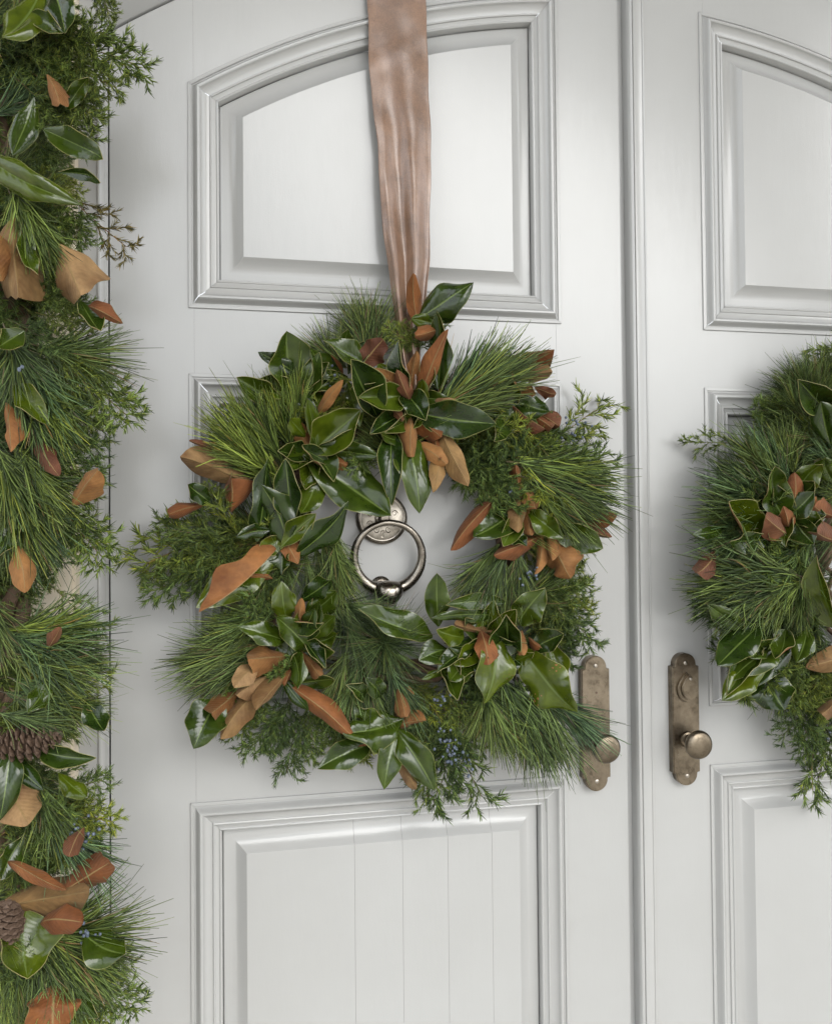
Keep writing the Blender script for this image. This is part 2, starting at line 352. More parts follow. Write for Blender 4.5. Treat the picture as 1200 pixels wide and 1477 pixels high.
def outline(x0, x1, z0, z1, arch, u, na=40):
    """corner-to-corner sides of a panel inset by u: left, bottom, right, top"""
    xa, xb = x0+u, x1-u
    if arch:
        r = arch-u
        top = [(xa+(xb-xa)*k/na, arc_z(xa+(xb-xa)*k/na, r)) for k in range(na+1)]
    else:
        top = [(xa+(xb-xa)*k/na, z1-u) for k in range(na+1)]
    za, zb = top[0][1], top[-1][1]
    return [[(xa, za), (xa, z0+u)], [(xa, z0+u), (xb, z0+u)], [(xb, z0+u), (xb, zb)], top[::-1]]
def panel(leaf, x0, x1, z0, z1, arch=None, cuts=()):
    na = 40 if arch else 1
    back = []
    vs, fs = strip_prism([(x0+.03, z0+.03), (x1-.03, z0+.03)], [(x0+.03, (arc_z(x0+.03, arch) if arch else z1)-.03), (x1-.03, (arc_z(x1-.03, arch) if arch else z1)-.03)], .0245, .038)
    p = place(obj('panel', mesh('panel', vs, fs, PAINT)), leaf)
    # four mitred lengths of moulding
    for k in range(4):
        v = []; f = []; cnt = None
        loops = [outline(x0, x1, z0, z1, arch, u, na)[k] for u, h in MOULD]
        cnt = len(loops[0])
        for (u, h), lp in zip(MOULD, loops):
            lp = [list(q) for q in lp]
            for e, nb in ((0, 1), (-1, -2)):
                d = Vector((lp[nb][0]-lp[e][0], lp[nb][1]-lp[e][1])).normalized()*(.00045 if e else .0003)
                lp[e][0] += d.x; lp[e][1] += d.y
            v += [(q[0], -h, q[1]) for q in lp]
        for i in range(len(MOULD)-1):
            for j in range(cnt-1): f.append((i*cnt+j, i*cnt+j+1, (i+1)*cnt+j+1, (i+1)*cnt+j))
        o = obj('moulding', mesh('moulding', v, f, PAINT, sharp=32)); o.parent = p
    # the raised field, in one board or in several glued boards
    bm = bmesh.new(); loops = []
    for u, h in FIELD:
        pts = [q for side in outline(x0, x1, z0, z1, arch, u, na) for q in side[:-1]]
        loops.append([bm.verts.new((q[0], -h, q[1])) for q in pts])
    n = len(loops[0])
    for a, b in zip(loops, loops[1:]):
        for j in range(n): bm.faces.new((a[j], a[(j+1) % n], b[(j+1) % n], b[j]))
    bm.faces.new(loops[-1]); bm.faces.new(loops[0][::-1])
    edges = [-10]+list(cuts)+[10]
    for a, b in zip(edges, edges[1:]):
        c = bm.copy()
        for x, sgn in ((a+.0002, -1), (b-.0002, 1)):
            if abs(x) < 9:
                g = bmesh.ops.bisect_plane(c, geom=c.verts[:]+c.edges[:]+c.faces[:], plane_co=(x, 0, 0), plane_no=(sgn, 0, 0), clear_outer=True)
                bmesh.ops.holes_fill(c, edges=[e for e in c.edges if e.is_boundary])
        me = bm_mesh('panel_board', c, PAINT, 30)
        o = obj('panel_board', me); o.parent = p
    bm.free()
def leaf_door(idx):
    left = idx == 0
    x0, x1 = (XL, .7715) if left else (.8305, XR)
    p0, p1 = PX[idx]; j0, j1 = p0+.0105, p1-.0105
    d = empty('entry_door', ((x0+x1)/2, .02, .012))
    def arcl(a, b, r, n=20): return [(a+(b-a)*k/n, arc_z(a+(b-a)*k/n, r)) for k in range(n+1)]
    def part(name, lo, hi, y0=0.0, y1=.045):
        vs, fs = strip_prism(lo, hi, y0, y1)
        return place(obj(name, mesh(name, vs, fs, PAINT)), d)
    g = .00022
    part('stile', [(q, .012) for q, _ in arcl(x0, j0-g, R_LEAF)], arcl(x0, j0-g, R_LEAF-.001))
    part('stile', [(q, .012) for q, _ in arcl(j1+g, x1, R_LEAF)], arcl(j1+g, x1, R_LEAF-.001))
    part('rail', arcl(j0, j1, R_OUT-.0105, 40), arcl(j0, j1, R_LEAF-.001, 40))
    part('rail', [(j0, Z_MT-.0105), (j1, Z_MT-.0105)], [(j0, Z_UB+.0105), (j1, Z_UB+.0105)], .0003)
    part('rail', [(j0, Z_LT-.0105), (j1, Z_LT-.0105)], [(j0, Z_MB+.0105), (j1, Z_MB+.0105)], .0003)
    part('rail', [(j0, .012), (j1, .012)], [(j0, Z_LB+.0105), (j1, Z_LB+.0105)], .0003)
    panel(d, p0, p1, Z_UB, None, R_OUT)
    panel(d, p0, p1, Z_MB, Z_MT)
    panel(d, p0, p1, Z_LB, Z_LT, None, (.2055, .2990, .3895, .4795) if left else (1.262, 1.356, 1.447))
    if not left:
        # astragal on the meeting stile: shadow rebate, rounded bead, flat, quirk
        sec = [(.7735, .045), (.7735, .0115), (.7862, .0115), (.7868, .003), (.7872, -.006), (.7885, -.0112), (.7910, -.0148), (.7940, -.0160), (.7970, -.0148), (.7992, -.0110), (.8000, -.0060),
               (.8004, -.0015), (.8012, -.0010), (.8020, -.0075), (.8032, -.0086), (.8205, -.0086), (.8220, -.0078), (.8226, -.0030), (.8234, -.0022), (.8246, -.0040), (.8262, -.0046), (.8278, -.0040), (.8288, -.0016), (.8302, -.0012), (.8302, .045)]
        v = []; f = []; n = len(sec); c = Vector((.80, 0))
        for z in (.012, 1):
            for x, y in sec: v.append((x, y, .012 if z == .012 else arc_z(x, R_LEAF-.001)))
        for i in range(n-1): f.append((i, i+1, n+i+1, n+i))
        place(obj('astragal', mesh('astragal', v, f, PAINT, sharp=30)), d)
    return d
door_l = tag(leaf_door(0), 'pale grey arched panelled door with ring knocker behind the larger wreath', 'door', 'pair of arched entrance doors')
door_r = tag(leaf_door(1), 'pale grey arched panelled door with lock cover, cut off by the right edge', 'door', 'pair of arched entrance doors')

# ------------------------------------------------------------------ door hardware
def plate_outline(w, h, sh, ra, n=14):
    """half outline of the plate: shoulders, little cove, round end"""
    pts = [(w, -sh), (w, sh), (w-.0005, sh+.0012), (w-.0052, sh+.0016), (w-.0066, sh+.0042)]
    a0 = math.asin(min(1, .0))
    cx, cz = 0, h-ra
    st = math.atan2(max(.0, sh+.006-cz), w-.0068)
    for k in range(n+1):
        a = st+(math.pi/2-st)*k/n; pts.append((ra*math.cos(a), cz+ra*math.sin(a)))
    right_up = pts[1:]
    up = right_up + [(-x, z) for x, z in right_up[::-1][1:]]
    dn = [(-x, -z) for x, z in up]
    return up + dn
def prism_y(name, pts, y0, y1, matl, bev=.0015):
    bm = bmesh.new(); a = [bm.verts.new((x, y0, z)) for x, z in pts]; b = [bm.verts.new((x, y1, z)) for x, z in pts]
    n = len(pts); bm.faces.new(a); bm.faces.new(b[::-1])
    for i in range(n): bm.faces.new((a[(i+1) % n], a[i], b[i], b[(i+1) % n]))
    bmesh.ops.recalc_face_normals(bm, faces=bm.faces)
    if bev: bmesh.ops.bevel(bm, geom=[e for e in bm.edges if abs(e.verts[0].co.y-y0) < 1e-6 and abs(e.verts[1].co.y-y0) < 1e-6], offset=bev, segments=3, affect='EDGES')
    return bm_mesh(name, bm, matl, 35)
KNOB = [(0, 0), (.0155, 0), (.0165, .002), (.0150, .005), (.0115, .0065), (.0100, .010), (.0098, .026), (.0115, .030), (.0135, .0315), (.0200, .0335), (.0262, .0370), (.0288, .0415), (.0290, .0455), (.0272, .0500), (.0240, .0530), (.0170, .0550), (.0085, .0560), (0, .0563)]
def handle_set(door, cx, cz, kz, lock, tilt, label):
    pl = obj('handle_plate', prism_y('handle_plate', plate_outline(.0300, .1365, .1085, .0238), -.0185, 0.002, BRONZE, .0018))
    pl.location = (cx, 0, cz); pl.rotation_euler = (0, tilt, 0); place(pl, door); pl['label'] = label
    kn = lathe('knob', KNOB, BRONZE, 40)
    def s_(name, me, x, z, y=-.0185, ry=0):
        o = obj(name, me, pl); o.location = (x, y, z); o.rotation_euler = (0, ry, 0); return o
    s_('knob', kn, 0.001, kz)
    scr = lathe('screw', [(0, 0), (.0044, 0), (.0044, .0005), (.0036, .0013), (.0015, .0017), (0, .0017)], BRIGHT, 16)
    for z in (.1165, -.1165): s_('screw', scr, 0, z, -.0183)
    # screw slots
    if lock:
        def pear(w, h):
            pts = []
            for k in range(40):
                a = 2*math.pi*k/40; c = math.cos(a); s = math.sin(a)
                pts.append((w*s*(1-.38*max(0, c)**1.3)*(1 if c < .92 else .9), h*c-(.0 if c > 0 else 0)))
            return pts
        lk = s_('lock_cover', prism_y('lock_cover', pear(.0235, .0305), -.0065, .001, BRONZE, .0018), .002, .066)
        s_('lock_cover', prism_y('lock_cover', pear(.0185, .0252), -.0125, .001, BRONZE, .0018), .0035, .0675)
        s_('pin', lathe('pin', [(0, 0), (.0034, 0), (.0034, .0015), (.002, .0028), (0, .003)], BRIGHT, 16), .004, .0855, -.0305)
    else:
        s_('pin', lathe('pin', [(0, 0), (.0026, 0), (.0024, .0006), (0, .0008)], CONE, 14), .001, .062, -.0183)
    return pl
plL = at(860, 1044, -.0185); plR = at(990, 1038, -.0185)
handle_set(door_l, plL.x, plL.z, -.039, False, 0.0, 'aged bronze plate and knob without a lock, pine needles in front')
handle_set(door_r, plR.x, plR.z, -.041, True, 0.0, 'aged bronze plate and knob with a pear-shaped lock cover')

def knocker():
    c = at(551, 748, -.010)
    pl = obj('door_knocker', lathe('door_knocker', [(0, 0), (.0465, 0), (.0475, .003), (.0470, .008), (.0450, .0115), (.0435, .0125), (.0415, .0120), (.0395, .0132), (.020, .0150), (.0165, .0150), (0, .0150)], BRIGHT, 48))
    pl.location = (c.x, 0.0, c.z); place(pl, door_l); pl['label'] = 'round nickel knocker plate with a hanging ring, seen through the wreath'
    rim = obj('rim', lathe('rim', [(.0438, .0), (.0500, .0), (.0508, .004), (.0500, .0095), (.0475, .0128), (.0452, .0136), (.0436, .0128), (.0436, .004)], PEWTER, 48), pl)
    obj('boss', lathe('boss', [(0, .014), (.0135, .014), (.0150, .0165), (.0135, .020), (.0095, .022), (.0080, .030), (.0085, .041), (.0070, .045), (0, .0455)], PEWTER, 28), pl)
    # scroll ornament round the boss
    v = []; f = []
    def curl(cx, cz, r0, a0, turns, rad):
        prev = None; n = 26
        for k in range(n):
            t = k/(n-1); a = a0+turns*2*math.pi*t; r = r0*(1-.72*t)
            px, pz = cx+r*math.cos(a), cz+r*math.sin(a); b = len(v)
            for q in range(5):
                an = 2*math.pi*q/5; rr = rad*(1-.4*t)
                v.append((px+rr*math.cos(an)*math.cos(a), -.0146-rr*.8*math.sin(an), pz+rr*math.cos(an)*math.sin(a)))
            if prev is not None:
                for q in range(5): f.append((prev+q, prev+(q+1) % 5, b+(q+1) % 5, b+q))
            prev = b
    for s in (-1, 1):
        curl(s*.012, -.0225, .0062, math.pi/2, s*1.3, .0011)
        curl(s*.0235, -.010, .0062, math.pi, s*1.2, .0011)
        curl(s*.024, .010, .0060, 0, s*1.2, .0011); curl(s*.011, .024, .006, -math.pi/2, -s*1.3, .0011)
    curl(0, -.0275, .0048, 0, 1.1, .0012); curl(.0008, -.0335, .004, math.pi, .7, .0011)
    obj('ornament', mesh('ornament', v, f, PEWTER, sharp=60), pl)
    # ring, thicker towards the bottom, with its ball
    rc = at(560, 803, -.041); R = .0655; off = rc - Vector((c.x, 0, c.z))
    v = []; f = []; n1, n2 = 72, 14
    for i in range(n1):
        a = 2*math.pi*i/n1; lowness = (1-math.sin(a))/2
        rad = .0060+.0056*lowness**1.3+.0066*math.exp(-((abs((a-1.5*math.pi+math.pi) % (2*math.pi)-math.pi))/.30)**2)
        for j in range(n2):
            b = 2*math.pi*j/n2; rr = R+rad*math.cos(b)
            z = rr*math.sin(a)
            v.append((rr*math.cos(a), -rad*1.05*math.sin(b), z))
    for i in range(n1):
        for j in range(n2): f.append((i*n2+j, i*n2+(j+1) % n2, ((i+1) % n1)*n2+(j+1) % n2, ((i+1) % n1)*n2+j))
    ring = obj('ring', mesh('ring', v, f, PEWTER, sharp=80), pl); ring.location = off; ring.rotation_euler = (math.radians(9), 0, 0)
    bm = bmesh.new(); bmesh.ops.create_uvsphere(bm, u_segments=32, v_segments=20, radius=1)
    for q in bm.verts:
        x, y, z = q.co
        flare = .62*math.exp(-((abs(x)-1)/.55)**2)*(1-.3*abs(z))
        q.co = Vector((x*.0285, y*.0240, (z*.0240 + .0070*abs(x)**2.0 - .004)))
    ball = obj('ball', bm_mesh('ball', bm, PEWTER, 80), pl); ball.location = off+Vector((.001, .0040, -R*1.0))
    st = obj('strike_stud', lathe('strike_stud', [(0, 0), (.0200, 0), (.0205, .003), (.0175, .0065), (.012, .0085), (.0115, .016), (0, .0165)], PEWTER, 28), pl)
    sp = at(549, 846, 0); st.location = (sp.x-c.x, 0, sp.z-c.z)
knocker()

# ------------------------------------------------------------------ ribbon
def ribbon():
    rows = [(-330, 520, 606, -.020), (-160, 524, 609, -.020), (-60, 526, 611, -.021), (0, 529, 613, -.023), (100, 533, 618, -.027), (200, 543, 621, -.033), (300, 550, 621, -.041), (380, 559, 620, -.052), (440, 567, 612, -.064), (490, 573, 606, -.080), (540, 582, 607, -.088), (590, 586, 607, -.092)]
    ys = np.array([r[0] for r in rows]); n = 90; mcols = 56
    v = []; f = []
    for i in range(n+1):
        py = -330+(590+330)*i/n
        l, r, dep = (np.interp(py, ys, [q[k] for q in rows]) for k in (1, 2, 3))
        t = max(0, min(1, (py-40)/440))
        for j in range(mcols+1):
            s = -1+2*j/mcols
            wob = .8*math.sin(py*.031+1.0)*(abs(s)**3)+.5*math.sin(py*.073+s)
            px = (l+r)/2+(r-l)/2*s*(1) + wob
            A = .0010+.0125*t**1.0
            prof = A*math.cos((1.25+.85*t)*math.pi*(s-.34-.02*t))*(1-.2*s*s) - .0045*(1-t)*(s-.2)**2 - .0035*math.exp(-((s+.86)/.12)**2)*t
            fold = .0008*math.sin(py*.021+s*3)*(.4+t) + .0004*math.sin(py*.09-s*4+1)
            diag = .0012*math.exp(-(((px-570)*.5+(py-75))/9)**2)
            v.append(at(px, py, dep-prof-fold-diag))
    for i in range(n):
        for j in range(mcols):
            f.append((i*(mcols+1)+j, i*(mcols+1)+j+1, (i+1)*(mcols+1)+j+1, (i+1)*(mcols+1)+j))
    o = obj('ribbon', mesh('ribbon', v, f, VELVET, sharp=80))
    md = o.modifiers.new('thickness', 'SOLIDIFY'); md.thickness = .0014; md.offset = 0
    tag(o, 'rosy brown velvet ribbon holding up the larger wreath', 'ribbon')
ribbon()

# ------------------------------------------------------------------ foliage builders
def set_tone(me, tones):
    a = me.attributes.new('tone', 'FLOAT_COLOR', 'POINT')
    c = np.ones((len(tones), 4), np.float32); c[:, :3] = tones
    a.data.foreach_set('color', c.ravel())
def norm(a): return a/np.maximum(1e-9, np.linalg.norm(a, axis=-1, keepdims=True))
def from_np(name, V, Q, matl, smooth=True):
    """V (n,3) and Q (m,3|4)"""
    me = bpy.data.meshes.new(name); k = Q.shape[1]
    me.vertices.add(len(V)); me.vertices.foreach_set('co', V.astype(np.float32).ravel())
    me.loops.add(Q.size); me.loops.foreach_set('vertex_index', Q.astype(np.int32).ravel())
    me.polygons.add(len(Q)); me.polygons.foreach_set('loop_start', np.arange(0, Q.size, k, dtype=np.int32))
    me.polygons.foreach_set('use_smooth', np.full(len(Q), smooth))
    me.materials.append(matl); me.update(calc_edges=True); me.validate(); return me
def blades(base, d, length, rad, bendv, segs=3, taper=.25):
    """tapered three-sided blades from base points along d, bending along bendv"""
    n = len(base); t = np.linspace(0, 1, segs+1)
    d = norm(d); h = np.where(np.abs(d[:, 2:3]) < .8, np.array([[0, 0, 1.]]), np.array([[1., 0, 0]]))
    a = norm(np.cross(d, h)); b = np.cross(d, a)
    ph = RNG.uniform(0, 6.28, n)
    V = np.zeros((n, segs+1, 3, 3))
    for i, tt in enumerate(t):
        c = base+d*(length*tt)[:, None]+bendv*((length*tt*tt)[:, None])
        r = rad*(1-(1-taper)*tt**1.5)*(.55+.45*min(1, tt*6))
        for k in range(3):
            an = ph+2*math.pi*k/3
            V[:, i, k] = c+(np.cos(an)*r)[:, None]*a+(np.sin(an)*r)[:, None]*b
    idx = np.arange(n*(segs+1)*3).reshape(n, segs+1, 3); Q = []
    for i in range(segs):
        for k in range(3):
            k2 = (k+1) % 3
            Q.append(np.stack([idx[:, i, k], idx[:, i, k2], idx[:, i+1, k2], idx[:, i+1, k]], -1))
    return V.reshape(-1, 3), np.concatenate(Q).reshape(-1, 4), (segs+1)*3
def green_tones(n, dark, light, yellow=.15):
    k = RNG.beta(.8, 1.35, n)[:, None]
    c = np.array(dark)*(1-k)+np.array(light)*k
    y = RNG.random(n) < yellow
    c[y] = c[y]*np.array([1.35, 1.12, .8]); return c
def pine_master(kind, seed):
    global RNG
    RNG = np.random.default_rng(seed)
    if kind == 'brush':        # needles streaming forward along +x; tips near x = 1
        n = 230; s = RNG.random(n)**1.2*.42
        base = np.stack([s, .012*RNG.normal(size=n), .012*RNG.normal(size=n)], -1)
        an = np.abs(RNG.normal(0, .27, n))+.05; az = RNG.uniform(0, 6.28, n)
        d = np.stack([np.cos(an), np.sin(an)*np.cos(az), np.sin(an)*np.sin(az)*.8], -1)
        ln = RNG.uniform(.46, .68, n)
        bend = RNG.normal(0, .12, (n, 3))+np.array([0, .0, 0])
    elif kind == 'fan':        # wider, flatter spray
        n = 250; s = RNG.random(n)*.34
        base = np.stack([s, .015*RNG.normal(size=n), .015*RNG.normal(size=n)], -1)
        an = RNG.normal(0, .50, n)
        d = np.stack([np.cos(an), np.sin(an), RNG.normal(0, .20, n)], -1)
        ln = RNG.uniform(.48, .74, n); bend = RNG.normal(0, .13, (n, 3))
    else:                      # whorl seen end on: needles in all directions across z, a little forward
        n = 240; az = RNG.uniform(0, 6.28, n); el = RNG.uniform(-.1, .95, n)
        base = .03*RNG.normal(size=(n, 3)); d = np.stack([np.cos(az)*np.cos(el), np.sin(az)*np.cos(el), np.sin(el)], -1)
        ln = RNG.uniform(.6, 1.0, n); bend = RNG.normal(0, .08, (n, 3)); bend[:, 2] -= .12
    V, Q, per = blades(base, d, ln, np.full(n, .0088)*RNG.uniform(.7, 1.15, n), bend)
    T = np.repeat(green_tones(n, (.011, .024, .005), (.215, .300, .082), .15), per, 0)
    dead = RNG.random(n) < .025
    T.reshape(n, per, 3)[dead] = np.array([.22, .15, .07])
    # the woody stem
    if kind != 'whorl':
        V2, Q2, per2 = blades(np.array([[-.12, 0, 0.]]), np.array([[1., 0, 0]]), np.array([.55]), np.array([.014]), np.zeros((1, 3)), 4)
        Q = np.concatenate([Q, Q2+len(V)]); V = np.concatenate([V, V2]); T = np.concatenate([T, np.tile([[.11, .085, .045]], (len(V2), 1))])
    me = from_np('pine_sprig', V, Q, NEEDLE); set_tone(me, T); return me
def juniper_master(seed, wisp=False):
    """a feathery spray along +x, tip at x = 1: branchlets set alternately, clothed in small pointed leaves"""
    global RNG
    RNG = np.random.default_rng(seed)
    segs = []                                # (p0, p1, radius)
    def grow(p, d, ln, lvl):
        steps = max(2, int(ln/(.068 if lvl < 2 else .06))); dd = d.copy(); q = p.copy(); side = RNG.choice([-1, 1])
        for i in range(steps):
            t = i/steps
            dd = norm(dd+RNG.normal(0, .10 if lvl else .055, 3)*np.array([1, 1, .8]))
            q2 = q+dd*ln/steps; segs.append((q, q2, lvl, 1-t)); q = q2
            if lvl < 2 and (lvl == 0 and i >= 1 or lvl == 1):
                if RNG.random() < (.95 if not wisp else .62):
                    side = -side; nrm = np.array([0, 0, 1.])
                    lat = norm(np.cross(nrm, dd)*side+nrm*RNG.normal(0, .45))
                    a = RNG.uniform(.5, .85)
                    nd = norm(dd*math.cos(a)+lat*math.sin(a))
                    l2 = (.40*(1-t)**.7+.10)*RNG.uniform(.7, 1.15) if lvl == 0 else RNG.uniform(.07, .15)*(1.15-t*.5)
                    grow(q2, nd, l2, lvl+1)
                    if lvl == 0 and not wisp and RNG.random() < .6:
                        lat = norm(-np.cross(nrm, dd)*side+nrm*RNG.normal(0, .7)); grow(q2, norm(dd*math.cos(a)+lat*math.sin(a)), l2*.8, 1)
    grow(np.zeros(3), np.array([1., 0, 0]), 1.0, 0)
    P0 = np.array([s[0] for s in segs]); P1 = np.array([s[1] for s in segs]); lv = np.array([s[2] for s in segs])
    D = norm(P1-P0)
    Vt, Qt, pt = blades(P0, D, np.linalg.norm(P1-P0, axis=1)*1.05, np.where(lv == 0, .0085, np.where(lv == 1, .006, .005)), np.zeros_like(P0), 1, .85)
    tw = np.where(lv[:, None] == 0, np.array([[.115, .085, .040]]), np.where(lv[:, None] == 1, np.array([[.085, .095, .032]]), np.array([[.07, .10, .03]])))
    Tt = np.repeat(tw, pt, 0)
    # scale leaves: three or so at each step along every branchlet
    B = []; DD = []; LN = []
    for (a, b, l, _), d in zip(segs, D):
        k = 8 if l == 2 else 7 if l == 1 else 3
        for _i in range(k):
            t = RNG.random(); rnd = norm(np.cross(d, RNG.normal(size=3)))
            B.append(a+(b-a)*t); DD.append(d*.86+rnd*RNG.uniform(.35, .7)); LN.append(RNG.uniform(.05, .092)*(1.1 if l else .8))
    B = np.array(B); DD = np.array(DD); LN = np.array(LN); n = len(B)
    Vl, Ql, pl_ = blades(B, DD, LN, np.full(n, .0125), norm(RNG.normal(size=(n, 3)))*.10, 1, .12)
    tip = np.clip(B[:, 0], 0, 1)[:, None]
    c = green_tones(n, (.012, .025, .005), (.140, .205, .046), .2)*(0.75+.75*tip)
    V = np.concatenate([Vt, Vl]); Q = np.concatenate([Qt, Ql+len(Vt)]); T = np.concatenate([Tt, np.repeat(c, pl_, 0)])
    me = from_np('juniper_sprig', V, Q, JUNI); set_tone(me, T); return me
PINE = [pine_master('brush', 11+i) for i in range(8)]; FAN = [pine_master('fan', 31+i) for i in range(8)]; WHORL = [pine_master('whorl', 51+i) for i in range(3)]
JUN = [juniper_master(71+i) for i in range(6)]; WISP = [juniper_master(91+i, True) for i in range(4)]
def recoloured(masters, matl):
    out_ = []
    for q in masters:
        c = q.copy(); c.materials[0] = matl; out_.append(c)
    return out_
def make_attr_tint(name, tint, rough):
    M = make_attr(name, rough); t = M.node_tree; b = t.nodes['Principled BSDF']; src = b.inputs['Base Color'].links[0].from_socket
    mx = N(t, 'ShaderNodeMix', data_type='RGBA', blend_type='MULTIPLY'); mx.inputs[0].default_value = 1; mx.inputs[7].default_value = (*tint, 1)
    L(t, src, mx.inputs[6]); L(t, mx.outputs[2], b.inputs['Base Color']); return M
YELLOW = make_attr_tint('juniper_scales_olive', (1.38, 1.22, .95), .55); DRY = make_attr_tint('juniper_scales_dry', (2.0, 1.0, .85), .7)
BLUISH = make_attr_tint('pine_needles_bluish', (.95, 1.08, 1.5), .42); LIME = make_attr_tint('pine_needles_fresh', (1.35, 1.30, 1.0), .42)
JUNY = recoloured(JUN[:4], YELLOW); WISPY = recoloured(WISP, YELLOW); WISPD = recoloured(WISP[:2], DRY); JUN = JUN+JUNY[:2]
FAN = FAN+recoloured(FAN[:3], BLUISH); FRESH = recoloured(PINE[:5], LIME); PINE = PINE+recoloured(PINE[5:7], BLUISH)
RNG = np.random.default_rng(3)

def orient(o, b, t, roll=0.0, facing=None):
    """put a +x master between two points, its flat side turned towards the camera, then rolled"""
    a = (t-b); ln = a.length; a.normalize()
    n = facing or (CAM-b).normalized()
    n = (n-a*n.dot(a)); n = n.normalized() if n.length > 1e-4 else Vector((0, 0, 1))
    s = n.cross(a)
    n2 = n*math.cos(roll)+s*math.sin(roll); s2 = n2.cross(a)
    M = Matrix((a, s2, n2)).transposed().to_4x4()
    M = Matrix.Translation(b) @ M @ Matrix.Diagonal((ln, ln, ln, 1)); o.matrix_basis = M
def sprig(thing, name, masters, b, t, roll=None):
    o = obj(name, random.choice(masters)); orient(o, Vector(b), Vector(t), random.uniform(-.6, .6) if roll is None else roll)
    place(o, thing); return o
RUST = [(.185, .068, .019), (.22, .092, .027), (.140, .048, .014), (.235, .112, .036)]
TAN = [(.20, .120, .046), (.25, .155, .070), (.18, .105, .040)]
DARKB = [(.10, .036, .016), (.13, .050, .021)]
def magnolia(thing, b, t, width, under=False, roll=0.0, fold=None, bend=None, wave=None, colour=None, shape=None, name='magnolia_leaf', twist=None):
    """one leaf as two skins with a rim: glossy green above, felted brown beneath"""
    b = Vector(b); t = Vector(t); b = b-(t-b)*.16; a = t-b; ln = a.length; a.normalize()
    n = (CAM-(b+t)/2).normalized(); n = n-a*n.dot(a); n.normalize()
    if under: n = -n
    s = n.cross(a)
    n, s = n*math.cos(roll)+s*math.sin(roll), s*math.cos(roll)-n*math.sin(roll)
    fold = (random.uniform(.25, .8) if under else random.uniform(.2, .66)) if fold is None else fold
    tc = random.uniform(-.16, .13)
    bend = (random.uniform(-.42, .30) if under else random.uniform(-.32, .20)) if bend is None else bend
    wave = random.uniform(.14, .42) if wave is None else wave
    shape = random.uniform(.42, .58) if shape is None else shape
    twist = random.uniform(-.85, .85) if twist is None else twist; asym = random.uniform(-.35, .35); er = random.uniform(-.8, .5) if not under else random.uniform(-.3, 1.0); wob = random.uniform(0, 6.28)
    fq = random.uniform(1.2, 2.3); ph = random.uniform(0, 6.28); ph2 = random.uniform(0, 6.28); sway = random.uniform(-.05, .05)
    nt_, nv = 18, 10
    T = np.linspace(0, 1, nt_+1)[:, None]*np.ones((1, nv+1)); Vv = np.ones((nt_+1, 1))*np.linspace(-1, 1, nv+1)[None]
    ex = math.log(.5)/math.log(shape)
    w = width/2*(np.sin(np.pi*T**ex)**(.72 if under else .84))*(1-.0*T)
    w = np.maximum(w, width*.035*(1-T)+1e-5)                      # petiole
    w = w*(1+.06*np.sin(2*np.pi*2.3*T+wob+1.3*np.sign(Vv)))
    av = np.abs(Vv)
    tw = twist*T
    up = w*(av*np.sin(fold*(1+asym*np.sign(Vv)))*.9+.10*av**2+er*av**3) + wave*w*np.sin(2*np.pi*fq*T+np.where(Vv > 0, ph, ph2))*av**2
    up = up+bend*ln*4*T*(1-T)*.5+tc*ln*T**4
    lat = w*Vv*np.cos(fold*(1+asym*np.sign(Vv)))+sway*ln*np.sin(np.pi*T)
    lat, up2 = lat*np.cos(tw)-up*np.sin(tw)*.6, up+lat*np.sin(tw)*.6
    A, Nn, Sv = (np.array(q) for q in (a, n, s))
    top = np.array(b)+A*(ln*T)[..., None]+Sv*lat[..., None]+Nn*up2[..., None]
    du = np.gradient(top, axis=0); dv = np.gradient(top, axis=1); nn = norm(np.cross(du, dv))
    if np.mean(nn @ Nn) < 0: nn = -nn
    bot = top-nn*.0009
    R, C = nt_+1, nv+1; off = R*C
    V = np.concatenate([top.reshape(-1, 3), bot.reshape(-1, 3)])
    F_ = []; mi = []; uv = []
    uvg = lambda i, j: (i/nt_, j/nv)
    for i in range(nt_):
        for j in range(nv):
            q = [(i, j), (i+1, j), (i+1, j+1), (i, j+1)]
            F_.append([x*C+y for x, y in q]); mi.append(0); uv += [uvg(*x) for x in q]
            q = q[::-1]; F_.append([off+x*C+y for x, y in q]); mi.append(1); uv += [uvg(*x) for x in q]
    for j, rev in ((0, False), (nv, True)):
        for i in range(nt_):
            q = [i*C+j, off+i*C+j, off+(i+1)*C+j, (i+1)*C+j]; F_.append(q[::-1] if rev else q); mi.append(2); uv += [(i/nt_, 0)]*4
    me = mesh('magnolia_leaf', V, F_, [LEAF_T, LEAF_U, LEAF_R], mi, 62)
    ul = me.uv_layers.new(name='UVMap'); ul.data.foreach_set('uv', np.array(uv, np.float32).ravel())
    if np.dot(np.array(me.polygons[2*(nt_//2)*nv//2*2//2*0].normal), nn[0, 0]) < 0: me.flip_normals()
    o = obj(name, me); o.color = (*(colour or random.choice(RUST)), 1)
    place(o, thing); return o
def leaf_px(thing, bx, by, tx, ty, wpx, kind='g', yb=-.07, yt=-.11, roll=None, **kw):
    """leaf from photo points, standing at its own depth in front of the door"""
    b = at(bx, by, yb); t = at(tx, ty, yt)
    w = wpx*mpp((bx+tx)/2, (by+ty)/2, (yb+yt)/2)*(1.38 if kind in 'btdk' else 1.34)
    under = kind in 'btdk'
    col = {'b': RUST, 't': TAN, 'd': DARKB}.get(kind)
    return magnolia(thing, b, t, w, under, random.uniform(-.5, .5)*(.6 if under else 1) if roll is None else roll, colour=random.choice(col) if col else None, **kw)
